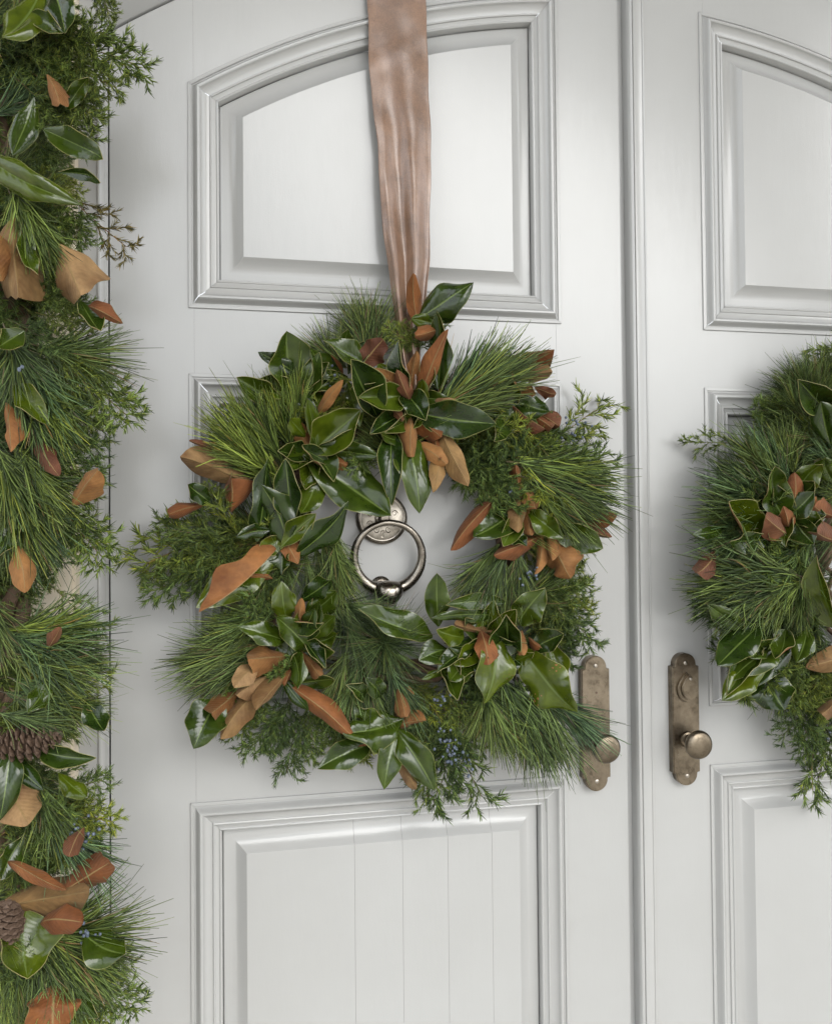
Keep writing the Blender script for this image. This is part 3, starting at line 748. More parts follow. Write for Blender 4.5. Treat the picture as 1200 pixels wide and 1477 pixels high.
def berries(thing, pts, r=.0029):
    bm = bmesh.new()
    for p in pts:
        bmesh.ops.create_icosphere(bm, subdivisions=2, radius=r*random.uniform(.8, 1.15), matrix=Matrix.Translation(p))
    o = place(obj('berry_cluster', bm_mesh('berry_cluster', bm, BERRY, 80)), thing); o['kind'] = 'stuff'; return o
def berry_px(thing, px, py, y, n, spread=14):
    berries(thing, [at(px+random.gauss(0, spread), py+random.gauss(0, spread), y+random.gauss(0, .008)) for _ in range(n)])
def vine_ring(thing, c, rx, rz, y, name='vine_ring'):
    """twisted vine hoop that carries the greenery"""
    v = []; f = []
    for s in range(7):
        n = 60; b0 = len(v); ph = s*2*math.pi/7; k = random.choice([5, 6, 7])
        for i in range(n):
            a = 2*math.pi*i/n; rad = .020; sq = 1/(abs(math.cos(a))**3.2+abs(math.sin(a))**3.2)**(1/3.2)
            rr = 1+rad/rx*math.cos(k*a+ph)
            cc = Vector((c.x+rx*sq*rr*math.cos(a), y+rad*math.sin(k*a+ph), c.z+rz*sq*rr*math.sin(a)))
            d = Vector((math.cos(a), 0, math.sin(a)))
            for q in range(5):
                an = 2*math.pi*q/5; v.append(cc+d*.0055*math.cos(an)+Vector((0, 1, 0))*.0055*math.sin(an))
        for i in range(n):
            for q in range(5): f.append((b0+i*5+q, b0+i*5+(q+1) % 5, b0+((i+1) % n)*5+(q+1) % 5, b0+((i+1) % n)*5+q))
    place(obj(name, mesh(name, v, f, TWIG, sharp=80)), thing)

# ------------------------------------------------------------------ the larger wreath
def ring_fill(w, cx, cy, ro, ri, y0, nj, npn, ang=None, squareness=3.0):
    """underlying greenery wired round the hoop, pointing outwards and along it"""
    mid = (ro+ri)/2
    for k in range(nj+npn):
        jun = k < nj
        a = random.uniform(0, 2*math.pi) if ang is None else random.uniform(*ang)
        sq = 1/(abs(math.cos(a))**squareness+abs(math.sin(a))**squareness)**(1/squareness)
        rr = random.uniform(ri+12, mid+30)*sq
        bx, by = cx+rr*math.cos(a), cy-rr*math.sin(a)
        out_a = a+random.choice([-1, 1, 1])*random.uniform(.1, 1.25)
        ln = random.uniform(85, 135)
        ex, ey = bx+ln*math.cos(out_a), by-ln*math.sin(out_a)
        lim = (ro-random.uniform(0, 30))*1/(abs(math.cos(math.atan2(cy-ey, ex-cx)))**squareness+abs(math.sin(math.atan2(cy-ey, ex-cx)))**squareness)**(1/squareness)
        dd = math.hypot(ex-cx, ey-cy)
        if dd > lim: ex, ey = cx+(ex-cx)*lim/dd, cy+(ey-cy)*lim/dd
        if math.hypot(ex-bx, ey-by) < 55: continue
        yb = random.uniform(-.05, -.015)+y0; yt = yb+random.uniform(-.05, .005)
        yt = min(yt, -.012)
        if jun: sprig(w, 'juniper_sprig', JUN, at(bx, by, yb), at(ex, ey, yt))
        else: sprig(w, 'pine_sprig', PINE+FAN, at(bx, by, yb), at(ex, ey, yt))
def pine_px(w, bx, by, tx, ty, yb=-.07, yt=-.10, kind=None, n=1, jit=10, name='pine_sprig'):
    for i in range(n):
        j = (lambda: random.uniform(-jit, jit) if i else 0)
        sprig(w, name, kind or PINE, at(bx+j()*.6, by+j()*.6, yb+random.uniform(-.01, .01)), at(tx+j(), ty+j(), yt+random.uniform(-.015, .015)))
def jun_px(w, bx, by, tx, ty, yb=-.06, yt=-.07, wisp=False, olive=False):
    sprig(w, 'juniper_sprig', (WISPY if olive else WISP) if wisp else (JUNY if olive else JUN), at(bx, by, yb), at(tx, ty, yt))
def whorl_px(w, px, py, y, rpx):
    b = at(px, py, y); o = obj('pine_sprig', random.choice(WHORL)); n = (CAM-b).normalized(); r = rpx*mpp(px, py, y)
    x = Vector((0, 0, 1)).cross(n).normalized(); z = n; yv = z.cross(x)
    o.matrix_basis = Matrix.Translation(b) @ Matrix((x, yv, z)).transposed().to_4x4() @ Matrix.Rotation(random.uniform(0, 6.28), 4, 'Z') @ Matrix.Diagonal((r, r, r, 1))
    place(o, w)

def big_wreath():
    c = at(570, 800, -.03)
    w = empty('wreath', (c.x, -.004, c.z))
    tag(w, 'magnolia, pine and juniper wreath hanging from brown ribbon around the ring knocker', 'wreath', 'wreaths on the doors')
    vine_ring(w, c, .225, .225, -.032)
    ring_fill(w, 566, 806, 275, 122, 0.0, 60, 34)
    # pine
    for q in [(402, 690, 285, 590), (405, 680, 300, 630), (410, 670, 345, 555), (420, 650, 392, 530), (430, 630, 425, 520), (395, 665, 318, 565), (400, 700, 300, 620), (418, 640, 372, 545)]:
        pine_px(w, *q, -.075, -.115, FRESH)
    for q in [(536, 515, 520, 412), (540, 520, 548, 420), (530, 520, 498, 425), (500, 530, 425, 478)]: pine_px(w, *q, -.05, -.045, FAN)
    for q in [(622, 596, 760, 500), (630, 600, 770, 530), (640, 604, 748, 560), (625, 590, 740, 490), (640, 590, 790, 510)]: pine_px(w, *q, -.085, -.105)
    for q in [(748, 668, 900, 690), (750, 672, 905, 725), (755, 676, 895, 760), (752, 690, 860, 790), (745, 660, 885, 700), (760, 690, 880, 740)]: pine_px(w, *q, -.085, -.125, FRESH+PINE[:3])
    for q in [(735, 790, 668, 890), (728, 795, 690, 900), (745, 800, 725, 905), (720, 785, 650, 870), (750, 800, 755, 890)]: pine_px(w, *q, -.075, -.100)
    for q in [(690, 985, 745, 1105), (715, 990, 775, 1110), (745, 980, 795, 1128), (700, 990, 712, 1100), (768, 985, 828, 1122), (780, 1000, 885, 1080), (720, 975, 795, 1115), (750, 1000, 800, 1118), (700, 1000, 672, 1080)]:
        pine_px(w, *q, -.08, -.105, FRESH+PINE)
    whorl_px(w, 553, 925, -.080, 80); whorl_px(w, 556, 930, -.070, 90); whorl_px(w, 415, 815, -.055, 70); whorl_px(w, 500, 905, -.045, 80)
    for q in [(470, 790, 508, 880), (455, 790, 490, 890), (440, 800, 470, 900), (460, 770, 512, 855), (480, 760, 495, 860)]: pine_px(w, *q, -.06, -.085)
    for q in [(400, 890, 285, 905), (395, 900, 280, 940), (380, 930, 232, 962), (385, 945, 250, 990), (390, 930, 262, 930), (400, 875, 300, 925), (400, 870, 330, 880), (370, 960, 260, 1005)]: pine_px(w, *q, -.065, -.085)
    for q in [(490, 880, 540, 970), (480, 870, 590, 900), (500, 940, 470, 1040), (520, 950, 490, 1050), (560, 960, 600, 1060), (530, 960, 545, 1070)]: pine_px(w, *q, -.07, -.095)
    # juniper
    for q in [(380, 785, 205, 792), (370, 775, 240, 752), (360, 800, 222, 842), (350, 780, 262, 812), (340, 745, 300, 700)]: jun_px(w, *q, -.06, -.075, olive=q[0] != 360)
    for q in [(760, 640, 880, 595), (770, 650, 884, 640), (740, 630, 850, 660)]: jun_px(w, *q, -.055, -.06, True, q[1] == 640)
    for q in [(640, 590, 745, 640), (650, 640, 740, 720), (720, 610, 800, 660), (660, 620, 700, 730), (740, 600, 830, 690), (690, 600, 705, 700), (730, 590, 790, 610), (700, 650, 800, 720), (640, 640, 680, 700)]: jun_px(w, *q, -.06, -.095)
    for q in [(770, 830, 845, 860), (775, 850, 848, 925), (790, 820, 835, 820), (770, 870, 818, 950), (760, 860, 800, 920), (780, 840, 840, 890)]: jun_px(w, *q, -.05, -.06)
    for q in [(640, 1020, 695, 1150), (620, 1040, 602, 1150), (650, 1010, 640, 1150), (610, 1000, 625, 1100), (640, 990, 690, 1080), (600, 1020, 590, 1100)]: jun_px(w, *q, -.07, -.085, wisp=(q[0] in (620, 640) and q[1] > 1000))
    for q in [(430, 1010, 420, 1118), (430, 1000, 352, 1075), (440, 1010, 455, 1090), (420, 1000, 385, 1080), (450, 1000, 490, 1075), (400, 1000, 330, 1060)]: jun_px(w, *q, -.06, -.08)
    for q in [(620, 500, 560, 478), (600, 510, 640, 470), (520, 540, 480, 600), (540, 620, 510, 680)]: jun_px(w, *q, -.09, -.10)
    berry_px(w, 655, 1085, -.10, 26, 11); berry_px(w, 640, 1068, -.10, 14, 9); berry_px(w, 665, 1108, -.10, 16, 12); berry_px(w, 634, 1008, -.11, 8, 6)
    berry_px(w, 760, 830, -.10, 14, 8); berry_px(w, 830, 625, -.08, 14, 14); berry_px(w, 735, 700, -.10, 12, 8); berry_px(w, 478, 545, -.09, 18, 9); berry_px(w, 815, 650, -.085, 10, 10)
    T = lambda *a, **k: leaf_px(w, *a, **k)
    # (base x, base y, tip x, tip y, width, kind): g green face, b rust back, t tan back, d dark brown back
    TL = [(424, 560, 410, 477, 58, 'g'), (489, 542, 444, 503, 30, 'g'), (523, 520, 470, 488, 38, 'g'), (495, 505, 502, 478, 18, 'g'), (524, 526, 553, 489, 30, 'd'), (540, 592, 502, 518, 46, 'g'),
          (463, 592, 497, 546, 16, 'b'), (425, 540, 375, 508, 26, 'g'), (400, 575, 345, 545, 30, 'g'), (450, 560, 458, 510, 26, 'g'),
          (458, 645, 518, 590, 46, 'g'), (460, 647, 546, 657, 34, 'g'), (455, 668, 563, 746, 66, 'g'), (457, 642, 442, 573, 20, 'g'), (468, 665, 431, 643, 20, 'g'), (457, 688, 434, 743, 30, 'g'),
          (373, 765, 386, 660, 38, 'g'), (411, 784, 373, 703, 46, 'g'), (411, 784, 454, 743, 26, 'g'), (384, 767, 346, 779, 22, 'g'), (437, 792, 507, 729, 46, 'g'), (437, 626, 415, 603, 22, 'g'), (418, 740, 411, 662, 32, 'g'),
          (352, 695, 259, 657, 48, 't'), (334, 731, 338, 686, 36, 'b'), (288, 730, 243, 742, 20, 'b'), (302, 724, 267, 698, 24, 'g'), (304, 647, 275, 637, 9, 'd')]
    for q in TL: T(*q, yb=-.10, yt=-.135)
    T(390, 794, 277, 872, 40, 'b', yb=-.08, yt=-.125, roll=.5, bend=-.35); T(384, 812, 283, 877, 44, 'g', yb=-.09, yt=-.14, roll=-.1, fold=.2); T(389, 834, 364, 830, 13, 'b', yb=-.09, yt=-.11)
    CL = [(437, 863, 479, 833, 26, 'g'), (440, 890, 486, 853, 36, 'g'), (444, 918, 458, 876, 28, 'g'), (434, 893, 434, 856, 16, 'b'), (415, 892, 407, 844, 30, 'g'), (443, 934, 394, 887, 33, 'g'), (403, 922, 349, 904, 30, 'g'),
          (450, 927, 481, 891, 24, 'g'), (420, 941, 432, 995, 27, 'g'), (439, 946, 462, 978, 17, 'b'), (437, 985, 485, 978, 22, 'g'), (410, 948, 356, 952, 42, 'b'), (364, 962, 338, 992, 26, 't'), (379, 979, 344, 1000, 24, 't'),
          (406, 980, 362, 1023, 23, 't'), (368, 1003, 318, 1062, 29, 't'), (338, 1003, 300, 1032, 34, 'b'), (312, 1018, 280, 1078, 50, 'g'), (425, 996, 509, 1064, 26, 'b'), (412, 984, 447, 1026, 15, 'g'), (445, 930, 470, 960, 20, 'g'), (425, 900, 462, 905, 24, 'g')]
    for q in CL: T(*q, yb=-.095, yt=-.135)
    BM = [(570, 1040, 496, 1054, 52, 'g'), (524, 1078, 461, 1106, 34, 'g'), (609, 914, 511, 884, 44, 'g'), (632, 893, 629, 824, 28, 'g'), (719, 869, 641, 873, 19, 'g'), (722, 890, 622, 891, 18, 'g'), (664, 918, 628, 908, 22, 'g'),
          (709, 912, 659, 902, 13, 't'), (695, 916, 706, 963, 24, 'b'), (714, 920, 702, 1016, 50, 'g'), (684, 939, 648, 985, 30, 'g'), (671, 942, 631, 966, 24, 'g'), (652, 971, 614, 983, 11, 'g'), (640, 938, 608, 950, 30, 'g'),
          (745, 952, 716, 975, 28, 'g'), (733, 924, 730, 886, 40, 'g'), (752, 914, 753, 944, 11, 'b'), (752, 893, 786, 846, 36, 'g'), (760, 946, 832, 1029, 56, 'g'), (768, 937, 812, 915, 26, 'g'), (797, 938, 813, 1000, 26, 'g'), (765, 922, 780, 936, 10, 'b'),
          (745, 953, 768, 945, 14, 'g'), (572, 1060, 556, 1138, 30, 'g'), (578, 1062, 627, 1141, 38, 'g'), (572, 1096, 600, 1141, 16, 't'), (575, 1000, 584, 1036, 18, 'b'), (522, 1006, 503, 989, 20, 'g'), (547, 1002, 530, 981, 26, 'g'), (690, 930, 668, 985, 26, 'g'), (735, 935, 700, 950, 22, 'b'), (640, 960, 660, 1010, 26, 'g')]
    for q in BM: T(*q, yb=-.098, yt=-.135)
    RT = [(754, 520, 801, 509, 26, 'b'), (754, 547, 796, 536, 36, 't'), (775, 560, 801, 568, 16, 'd'), (746, 573, 774, 564, 18, 'b'), (746, 579, 793, 594, 28, 'g'), (746, 590, 786, 619, 22, 'd'), (781, 598, 805, 614, 18, 'd'), (790, 611, 789, 631, 9, 'g'),
          (751, 719, 682, 775, 40, 'g'), (714, 720, 650, 791, 28, 'b'), (748, 724, 743, 772, 23, 't'), (765, 728, 765, 773, 18, 'b'), (757, 711, 771, 737, 20, 'b'), (734, 769, 760, 788, 20, 'g'), (770, 777, 712, 802, 22, 'b'), (778, 764, 773, 832, 14, 'b'),
          (790, 760, 795, 808, 16, 'b'), (798, 790, 820, 834, 38, 'b'), (807, 763, 870, 790, 34, 'g'), (800, 744, 832, 757, 16, 'b'), (836, 740, 889, 748, 30, 'b'), (838, 755, 881, 776, 18, 'd')]
    for q in RT: T(*q, yb=-.085, yt=-.115)
    FC = [(604, 462, 596, 392, 22, 'b'), (615, 452, 683, 407, 42, 'g'), (634, 468, 599, 461, 18, 'g'), (630, 476, 596, 484, 18, 'b'), (632, 546, 632, 448, 34, 'g'), (608, 565, 640, 472, 24, 'b'), (586, 562, 567, 496, 28, 'g'), (574, 556, 540, 530, 24, 'b'),
          (588, 567, 524, 551, 18, 'g'), (585, 570, 516, 573, 34, 'g'), (586, 569, 616, 608, 32, 'g'), (615, 597, 716, 611, 44, 'g'), (632, 579, 671, 590, 16, 't'), (608, 602, 559, 624, 20, 'g'), (598, 602, 635, 630, 31, 'b'), (592, 606, 592, 656, 31, 'b'),
          (608, 643, 646, 671, 19, 'b'), (628, 632, 638, 668, 16, 'b'), (642, 630, 674, 704, 29, 't'), (588, 636, 609, 738, 45, 'g'), (565, 633, 565, 725, 28, 'g'), (632, 662, 626, 708, 18, 't'), (577, 599, 538, 621, 24, 'g'), (583, 636, 545, 627, 14, 'g'), (562, 586, 580, 607, 12, 'd'), (590, 575, 572, 530, 18, 'd'), (600, 585, 612, 545, 20, 'g')]
    for q in FC: T(*q, yb=-.10, yt=-.14)
    for cx_, cy_, n_ in [(590, 572, 8), (440, 930, 8), (702, 925, 9), (452, 655, 7), (408, 775, 7), (757, 735, 6), (565, 1048, 5), (425, 560, 6), (745, 585, 4), (500, 545, 4)]:
        a0 = random.uniform(0, 6.28)
        for k in range(n_):
            a = a0+k*2.39996; l_ = random.uniform(36, 62); r_ = random.uniform(4, 14)
            T(cx_+r_*math.cos(a), cy_+r_*math.sin(a), cx_+(r_+l_)*math.cos(a), cy_+(r_+l_)*math.sin(a), random.uniform(20, 30), random.choice('ggggb'), yb=-.085, yt=-.085-random.uniform(.0, .045))
    return w
big_wreath()

# ------------------------------------------------------------------ the second wreath, on the right door
def right_wreath():
    c = at(1322, 800, -.03)
    w = empty('wreath', (c.x, -.004, c.z))
    tag(w, 'bushy magnolia and pine wreath on the right door, cut off by the picture edge', 'wreath', 'wreaths on the doors')
    vine_ring(w, c, .225, .225, -.032)
    ring_fill(w, 1322, 800, 302, 120, 0.0, 52, 40)
    for q in [(1180, 590, 1105, 548), (1175, 580, 1130, 515), (1190, 570, 1165, 495), (1200, 570, 1200, 490), (1170, 600, 1100, 575), (1185, 585, 1120, 530), (1160, 640, 1110, 585)]: pine_px(w, *q, -.06, -.07, FAN)
    for q in [(1135, 700, 1045, 625), (1140, 690, 1075, 615), (1145, 680, 1110, 610), (1130, 710, 1020, 665), (1125, 725, 1010, 690), (1150, 680, 1130, 600), (1120, 735, 1005, 725), (1115, 745, 1000, 750), (1120, 740, 1015, 770), (1110, 760, 1000, 790)]: pine_px(w, *q, -.075, -.10)
    for q in [(1145, 830, 1000, 810), (1140, 835, 990, 850), (1145, 840, 1010, 870), (1150, 840, 1050, 890), (1155, 840, 1090, 910), (1160, 840, 1150, 915), (1150, 830, 1020, 785), (1140, 845, 1030, 885)]: pine_px(w, *q, -.09, -.11)
    whorl_px(w, 1158, 838, -.065, 62); whorl_px(w, 1200, 655, -.05, 75); whorl_px(w, 1215, 720, -.05, 75)
    for q in [(1230, 640, 1150, 690), (1235, 690, 1160, 650), (1225, 620, 1160, 620), (1240, 720, 1165, 700), (1230, 760, 1170, 790)]: pine_px(w, *q, -.05, -.07)
    for q in [(1150, 620, 1110, 580), (1170, 650, 1140, 600)]: jun_px(w, *q, -.06, -.06)
    jun_px(w, 1080, 645, 1003, 634, -.05, -.05, True)
    for q in [(1190, 930, 1100, 965), (1195, 940, 1130, 1000), (1200, 950, 1160, 1010), (1210, 930, 1200, 1020), (1185, 920, 1120, 940), (1210, 960, 1180, 1030)]: jun_px(w, *q, -.07, -.09)
    for q in [(1190, 1020, 1122, 1050), (1190, 1015, 1170, 1140), (1195, 1030, 1190, 1160), (1180, 1040, 1150, 1090)]: jun_px(w, *q, -.06, -.07, True)
    RW = [(1182, 582, 1147, 544, 36, 'g'), (1196, 632, 1184, 578, 36, 'g'), (1128, 737, 1113, 671, 36, 'g'), (1150, 712, 1184, 667, 32, 'g'), (1148, 718, 1177, 694, 24, 'g'), (1100, 766, 1044, 724, 38, 'g'), (1102, 776, 1050, 779, 26, 'g'), (1130, 766, 1099, 744, 30, 'd'),
          (1138, 757, 1128, 728, 22, 'b'), (1140, 742, 1176, 709, 26, 'g'), (1202, 892, 1178, 801, 36, 'g'), (1038, 762, 997, 771, 13, 'g'), (1028, 800, 1004, 832, 22, 'd'), (1067, 906, 1017, 869, 26, 'g'), (1094, 903, 1035, 960, 34, 'g'), (1128, 914, 1079, 952, 28, 'g'),
          (1122, 938, 1058, 974, 32, 'g'), (1100, 964, 1044, 1009, 34, 'g'), (1107, 983, 1131, 1024, 42, 'g'), (1131, 914, 1119, 952, 22, 'g'), (1162, 914, 1149, 957, 24, 'g'), (1205, 1008, 1186, 1030, 16, 't'), (1200, 690, 1190, 660, 26, 'g'), (1205, 745, 1180, 735, 22, 'b'),
          (1210, 780, 1175, 765, 20, 'd'), (1215, 850, 1240, 800, 34, 'g'), (1090, 940, 1050, 1000, 26, 'g')]
    for q in RW: leaf_px(w, *q, yb=-.105, yt=-.145)
    for k in range(9):
        a = k*2.39996; l_ = random.uniform(40, 62); leaf_px(w, 1140+8*math.cos(a), 742+8*math.sin(a), 1140+l_*math.cos(a), 742+l_*math.sin(a), random.uniform(22, 30), random.choice('gggb'), yb=-.09, yt=-.125)
    for k in range(6):
        a = 1.6+random.uniform(0, 2.4); l_ = random.uniform(50, 75); leaf_px(w, 1110+random.uniform(-20, 20), 905+random.uniform(-10, 25), 1110+l_*math.cos(a), 925+l_*math.sin(a), random.uniform(26, 36), 'g', yb=-.08, yt=-.11)
    for k in range(46):          # the far side of the ring, outside the picture
        a = random.uniform(-1.9, 1.9); r1 = random.uniform(150, 200); bx, by = 1295+r1*math.cos(a), 800-r1*math.sin(a)
        if bx < 1240: continue
        oa = a+random.uniform(-1.1, 1.1); l_ = random.uniform(60, 100)
        leaf_px(w, bx, by, bx+l_*math.cos(oa), by-l_*math.sin(oa), random.uniform(26, 42), random.choice('gggbt'), yb=-.08, yt=-.115)
    berry_px(w, 1185, 1060, -.07, 10, 10)
    return w
right_wreath()

# ------------------------------------------------------------------ garland down the left side
def cone_scale_mesh():
    v = [(0, -.25, 0), (0, .25, 0), (.7, -.52, .16), (.7, .52, .16), (1.0, -.26, .32), (1.0, .26, .32), (.45, 0, .17), (1.08, 0, .42), (0, -.25, -.1), (0, .25, -.1), (.7, -.5, .03), (.7, .5, .03), (1.0, 0, .2)]
    f = [(0, 2, 6), (0, 6, 1), (1, 6, 3), (2, 4, 7, 6), (6, 7, 5, 3), (8, 9, 11, 10), (10, 11, 5, 12), (10, 12, 4), (0, 8, 10, 2), (2, 10, 4), (1, 3, 11, 9), (3, 5, 11), (4, 12, 7), (5, 7, 12)]
    return mesh('cone_scale', v, f, CONE)
SCALE_ME = cone_scale_mesh()
def pine_cone(thing, b, t, rad):
    b = Vector(b); t = Vector(t); ax = t-b; ln = ax.length
    core = obj('pine_cone', None)
    v = []; f = []; prof = [(.0, 0), (.35, .04), (.48, .3), (.42, .65), (.22, .92), (0, 1)]; n = 10
    for r, h in prof:
        for k in range(n):
            a = 2*math.pi*k/n; v.append((h*ln, r*rad*math.cos(a), r*rad*math.sin(a)))
    for i in range(len(prof)-1):
        for k in range(n): f.append((i*n+k, i*n+(k+1) % n, (i+1)*n+(k+1) % n, (i+1)*n+k))
    bpy.data.objects.remove(core); core = obj('pine_cone', mesh('pine_cone', v, f, CONE))
    q = ax.to_track_quat('X', 'Z'); core.matrix_basis = Matrix.Translation(b) @ q.to_matrix().to_4x4(); place(core, thing)
    m_ = 84
    for k in range(m_):
        h = (k+.5)/m_; an = k*2.39996
        r = rad*(.50*math.sin(math.pi*(h*.86+.12))**.6)
        sc = rad*(.34+.42*math.sin(math.pi*(h*.85+.1)))
        s = obj('cone_scale', SCALE_ME, core)
        d = Vector((.62, math.cos(an)*.8, math.sin(an)*.8)).normalized(); nrm = Vector((0, math.cos(an), math.sin(an)))
        nrm = (nrm-d*nrm.dot(d)).normalized(); sd = nrm.cross(d)
        s.matrix_basis = Matrix.Translation((h*ln*.93, r*.7*math.cos(an), r*.7*math.sin(an))) @ Matrix((d, sd, nrm)).transposed().to_4x4() @ Matrix.Diagonal((sc, sc*.9, sc, 1))
def garland():
    YG = -.175
    c = at(30, 760, YG)
    g = empty('garland', (c.x, YG, .2))
    tag(g, 'thick hanging garland of magnolia, pine, juniper and cones beside the left door', 'garland')
    # rope core
    v = []; f = []
    for s in range(3):
        n = 90; b0 = len(v)
        for i in range(n+1):
            z = .15+2.75*i/n; a = z*26+s*2.094
            cc = Vector((c.x-.02+.016*math.cos(a), YG+.03+.016*math.sin(a), z))
            for q in range(6):
                an = 2*math.pi*q/6; v.append(cc+Vector((.013*math.cos(an), .013*math.sin(an), 0)))
        for i in range(n):
            for q in range(6): f.append((b0+i*6+q, b0+i*6+(q+1) % 6, b0+(i+1)*6+(q+1) % 6, b0+(i+1)*6+q))
    place(obj('rope', mesh('rope', v, f, TWIG, sharp=80)), g)
    # underlying greenery all the way down, hanging and pointing outwards
    def edge(py):            # how far the garland reaches to the right at each height
        return float(np.interp(py, [-60, 0, 60, 200, 300, 420, 520, 600, 700, 800, 835, 880, 930, 1000, 1080, 1160, 1250, 1330, 1400, 1480], [120, 115, 150, 128, 118, 140, 150, 165, 135, 128, 100, 75, 110, 140, 120, 140, 130, 125, 175, 165]))
    def thin(py): return 838 < py < 905
    for k in range(250):
        py = -120+1760*k/250+random.uniform(-15, 15)
        bx = random.uniform(-60, 40)
        a = random.uniform(-2.0, .9)
        ln = random.uniform(75, 125)
        ex, ey = bx+ln*math.cos(a)*1.1, py-ln*math.sin(a)
        ex = min(ex, edge(ey)-26-random.uniform(0, 26))
        if thin(ey) and ex > 18 or thin(py) and bx > 10 or (py < 870 < ey or ey < 870 < py) and max(bx, ex) > 25: continue
        if math.hypot(ex-bx, ey-py) < 50: continue
        yb = YG+random.uniform(-.03, .06); yt = yb+random.uniform(-.05, .03)
        if random.random() < .74: sprig(g, 'juniper_sprig', JUN, at(bx, py, yb), at(ex, ey, yt))
        else: sprig(g, 'pine_sprig', PINE+FAN, at(bx, py, yb), at(ex, ey, yt))
    for k in range(26):      # left of the frame, so the garland is whole
        py = -100+1700*k/26; sprig(g, 'pine_sprig', FAN, at(-30, py, YG), at(-130+random.uniform(-20, 20), py+random.uniform(0, 60), YG-.02))
    J = [(60, 50, 198, 102), (70, 70, 170, 130), (40, 60, 150, 50), (130, -30, 165, 24), (40, 100, 140, 170), (20, 110, 120, 200), (60, 150, 140, 150), (10, 60, 100, 110), (50, 20, 120, 70), (80, 280, 130, 350), (40, 250, 110, 280),
         (75, 500, 192, 592), (50, 450, 130, 470), (50, 500, 140, 560), (40, 520, 125, 610), (70, 560, 140, 630), (50, 600, 130, 660), (30, 620, 130, 690), (40, 660, 125, 720), (60, 700, 158, 795), (45, 730, 120, 790), (30, 430, 120, 440), (10, 460, 100, 500),
         (50, 1010, 150, 985), (60, 1150, 160, 1190), (50, 1120, 145, 1140), (40, 1180, 120, 1240), (30, 1200, 25, 1300), (60, 1180, 150, 1200), (80, 1400, 195, 1440), (60, 1420, 150, 1475), (90, 1390, 180, 1400)]
    for q in J: jun_px(g, *q, YG-.04, YG-.05, olive=random.random() < .4)
    for q in [(70, 840, 145, 905), (20, 880, 70, 900), (30, 850, 62, 895)]: jun_px(g, *q, YG-.02, YG-.03, True)
    sprig(g, 'juniper_sprig', WISPD, at(95, 275, YG-.03), at(178, 358, YG-.02))
    P_ = [(60, 500, 205, 540), (40, 520, 120, 640), (20, 560, 90, 680), (10, 480, 60, 600), (30, 540, 110, 660), (-10, 640, 60, 790), (0, 660, 80, 800), (10, 700, 95, 830), (-15, 700, 30, 840), (5, 680, 60, 830), (20, 640, 100, 770), (-10, 660, 40, 810),
          (20, 270, 70, 400), (30, 290, 95, 390), (15, 280, 50, 380), (10, 930, 120, 960), (15, 920, 180, 925), (20, 940, 175, 960), (20, 950, 160, 1000), (10, 910, 150, 900), (30, 1000, 150, 1040), (10, 1000, 120, 1030), (20, 980, 100, 1010), (40, 1010, 165, 1030),
          (40, 1120, 100, 1220), (50, 1140, 110, 1230), (60, 1180, 175, 1280), (40, 1340, 110, 1450), (50, 1350, 200, 1385), (60, 1340, 225, 1370), (40, 1360, 90, 1470), (60, 1370, 190, 1420), (20, 1390, 40, 1490), (80, 1390, 160, 1470), (30, 1350, 130, 1420), (0, 1400, 20, 1500),
          (-25, 830, -10, 940), (-20, 860, 0, 980)]
    for q in P_: pine_px(g, *q, YG-.05, YG-.07, PINE+FRESH if random.random() < .6 else FAN)
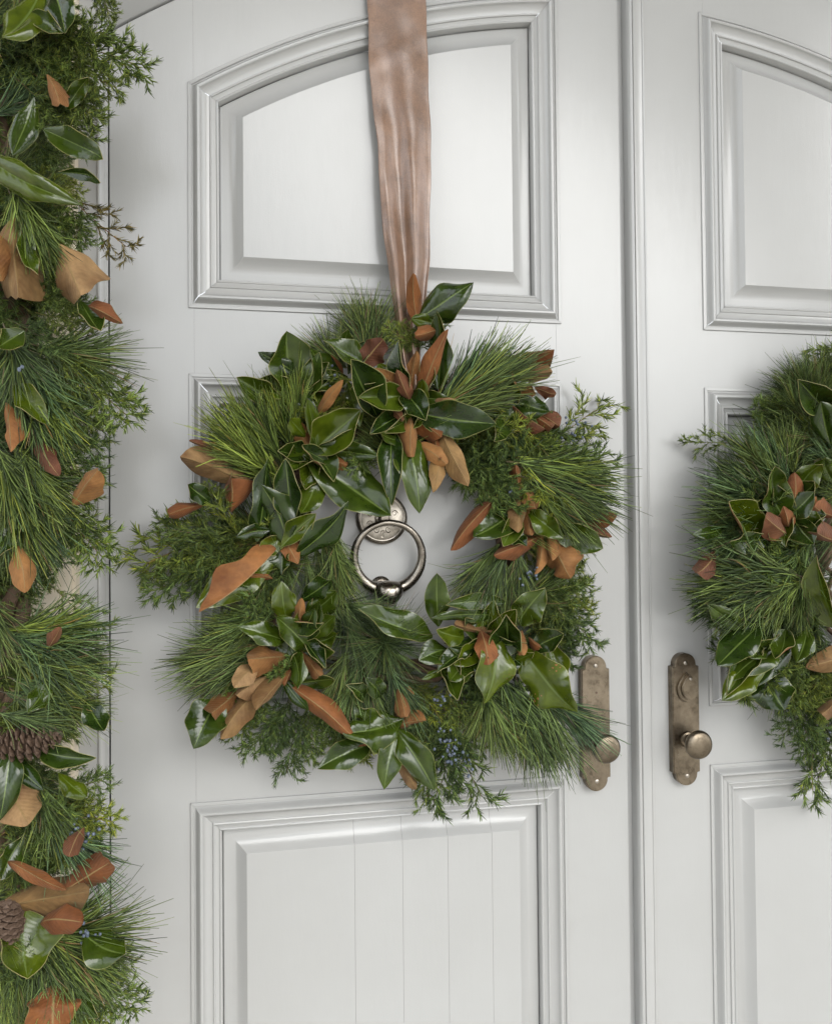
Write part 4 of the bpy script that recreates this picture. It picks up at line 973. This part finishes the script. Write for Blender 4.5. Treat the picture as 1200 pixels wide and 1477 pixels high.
    T = [(60, -25, 2, 52, 50, 'g'), (75, -20, 96, 52, 34, 'g'), (45, 22, 90, 46, 22, 'g'), (76, 192, 158, 231, 32, 'g'), (-5, 232, 108, 291, 40, 'g'), (92, 250, 145, 263, 14, 'g'), (20, 328, 24, 426, 62, 't'), (90, 362, 114, 423, 56, 't'), (38, 328, 53, 402, 24, 'g'),
         (133, 444, 172, 464, 22, 'b'), (70, 112, 84, 142, 20, 'b'), (110, 722, 141, 678, 30, 'b'), (72, 932, 87, 906, 13, 'd'), (128, 1018, 151, 1058, 28, 'g'), (68, 1086, 130, 1096, 24, 'g'), (10, 1094, 60, 1138, 22, 'g'), (14, 1090, 0, 1184, 34, 'g'), (18, 1135, 42, 1190, 46, 't'),
         (12, 1308, 134, 1286, 52, 't'), (22, 1248, 102, 1284, 18, 'b'), (98, 1282, 164, 1241, 32, 'b'), (68, 1332, 128, 1330, 28, 'b'), (38, 1328, 40, 1412, 62, 'g'), (130, 1352, 182, 1378, 42, 'g'), (76, 1432, 76, 1494, 52, 'b'), (26, 795, 36, 852, 26, 'b'), (0, 395, -20, 330, 40, 'b'),
         (30, 480, 0, 500, 26, 'g'), (118, 1200, 100, 1235, 22, 'd'), (120, 440, 145, 478, 22, 'g'), (-5, 90, -20, 30, 40, 'g')]
    for q in T: leaf_px(g, q[0], q[1], q[2], q[3], q[4]*1.12, q[5], yb=YG-.08, yt=YG-.115)
    for q in [(30, 560, 70, 610, 34, 'g'), (20, 740, -5, 800, 34, 'g'), (60, 640, 90, 690, 24, 'd'), (45, 150, 20, 215, 34, 'g'), (100, 150, 128, 110, 22, 'g'), (70, 985, 40, 1030, 28, 'g'), (90, 1120, 125, 1150, 24, 'g'), (30, 1215, 5, 1270, 32, 'g'), (95, 1440, 140, 1470, 30, 'g'), (10, 590, 15, 650, 30, 'b')]: leaf_px(g, *q, yb=YG-.07, yt=YG-.10)
    pine_cone(g, at(-8, 1084, YG-.07), at(90, 1056, YG-.095), 22*mpp(50, 1070, YG-.07)*1.15)
    pine_cone(g, at(2, 1365, YG-.08), at(10, 1305, YG-.11), 22*mpp(50, 1330, YG-.07)*1.15)
    for q in [(0, 1030, 105, 1050), (-20, 1320, 30, 1390)]: pine_px(g, *q, YG-.085, YG-.10)
    berry_px(g, 128, 1345, YG-.08, 12, 7); berry_px(g, 110, 1190, YG-.07, 12, 12); berry_px(g, 25, 533, YG-.1, 3, 3); berry_px(g, 120, 1210, YG-.07, 8, 9)
garland()
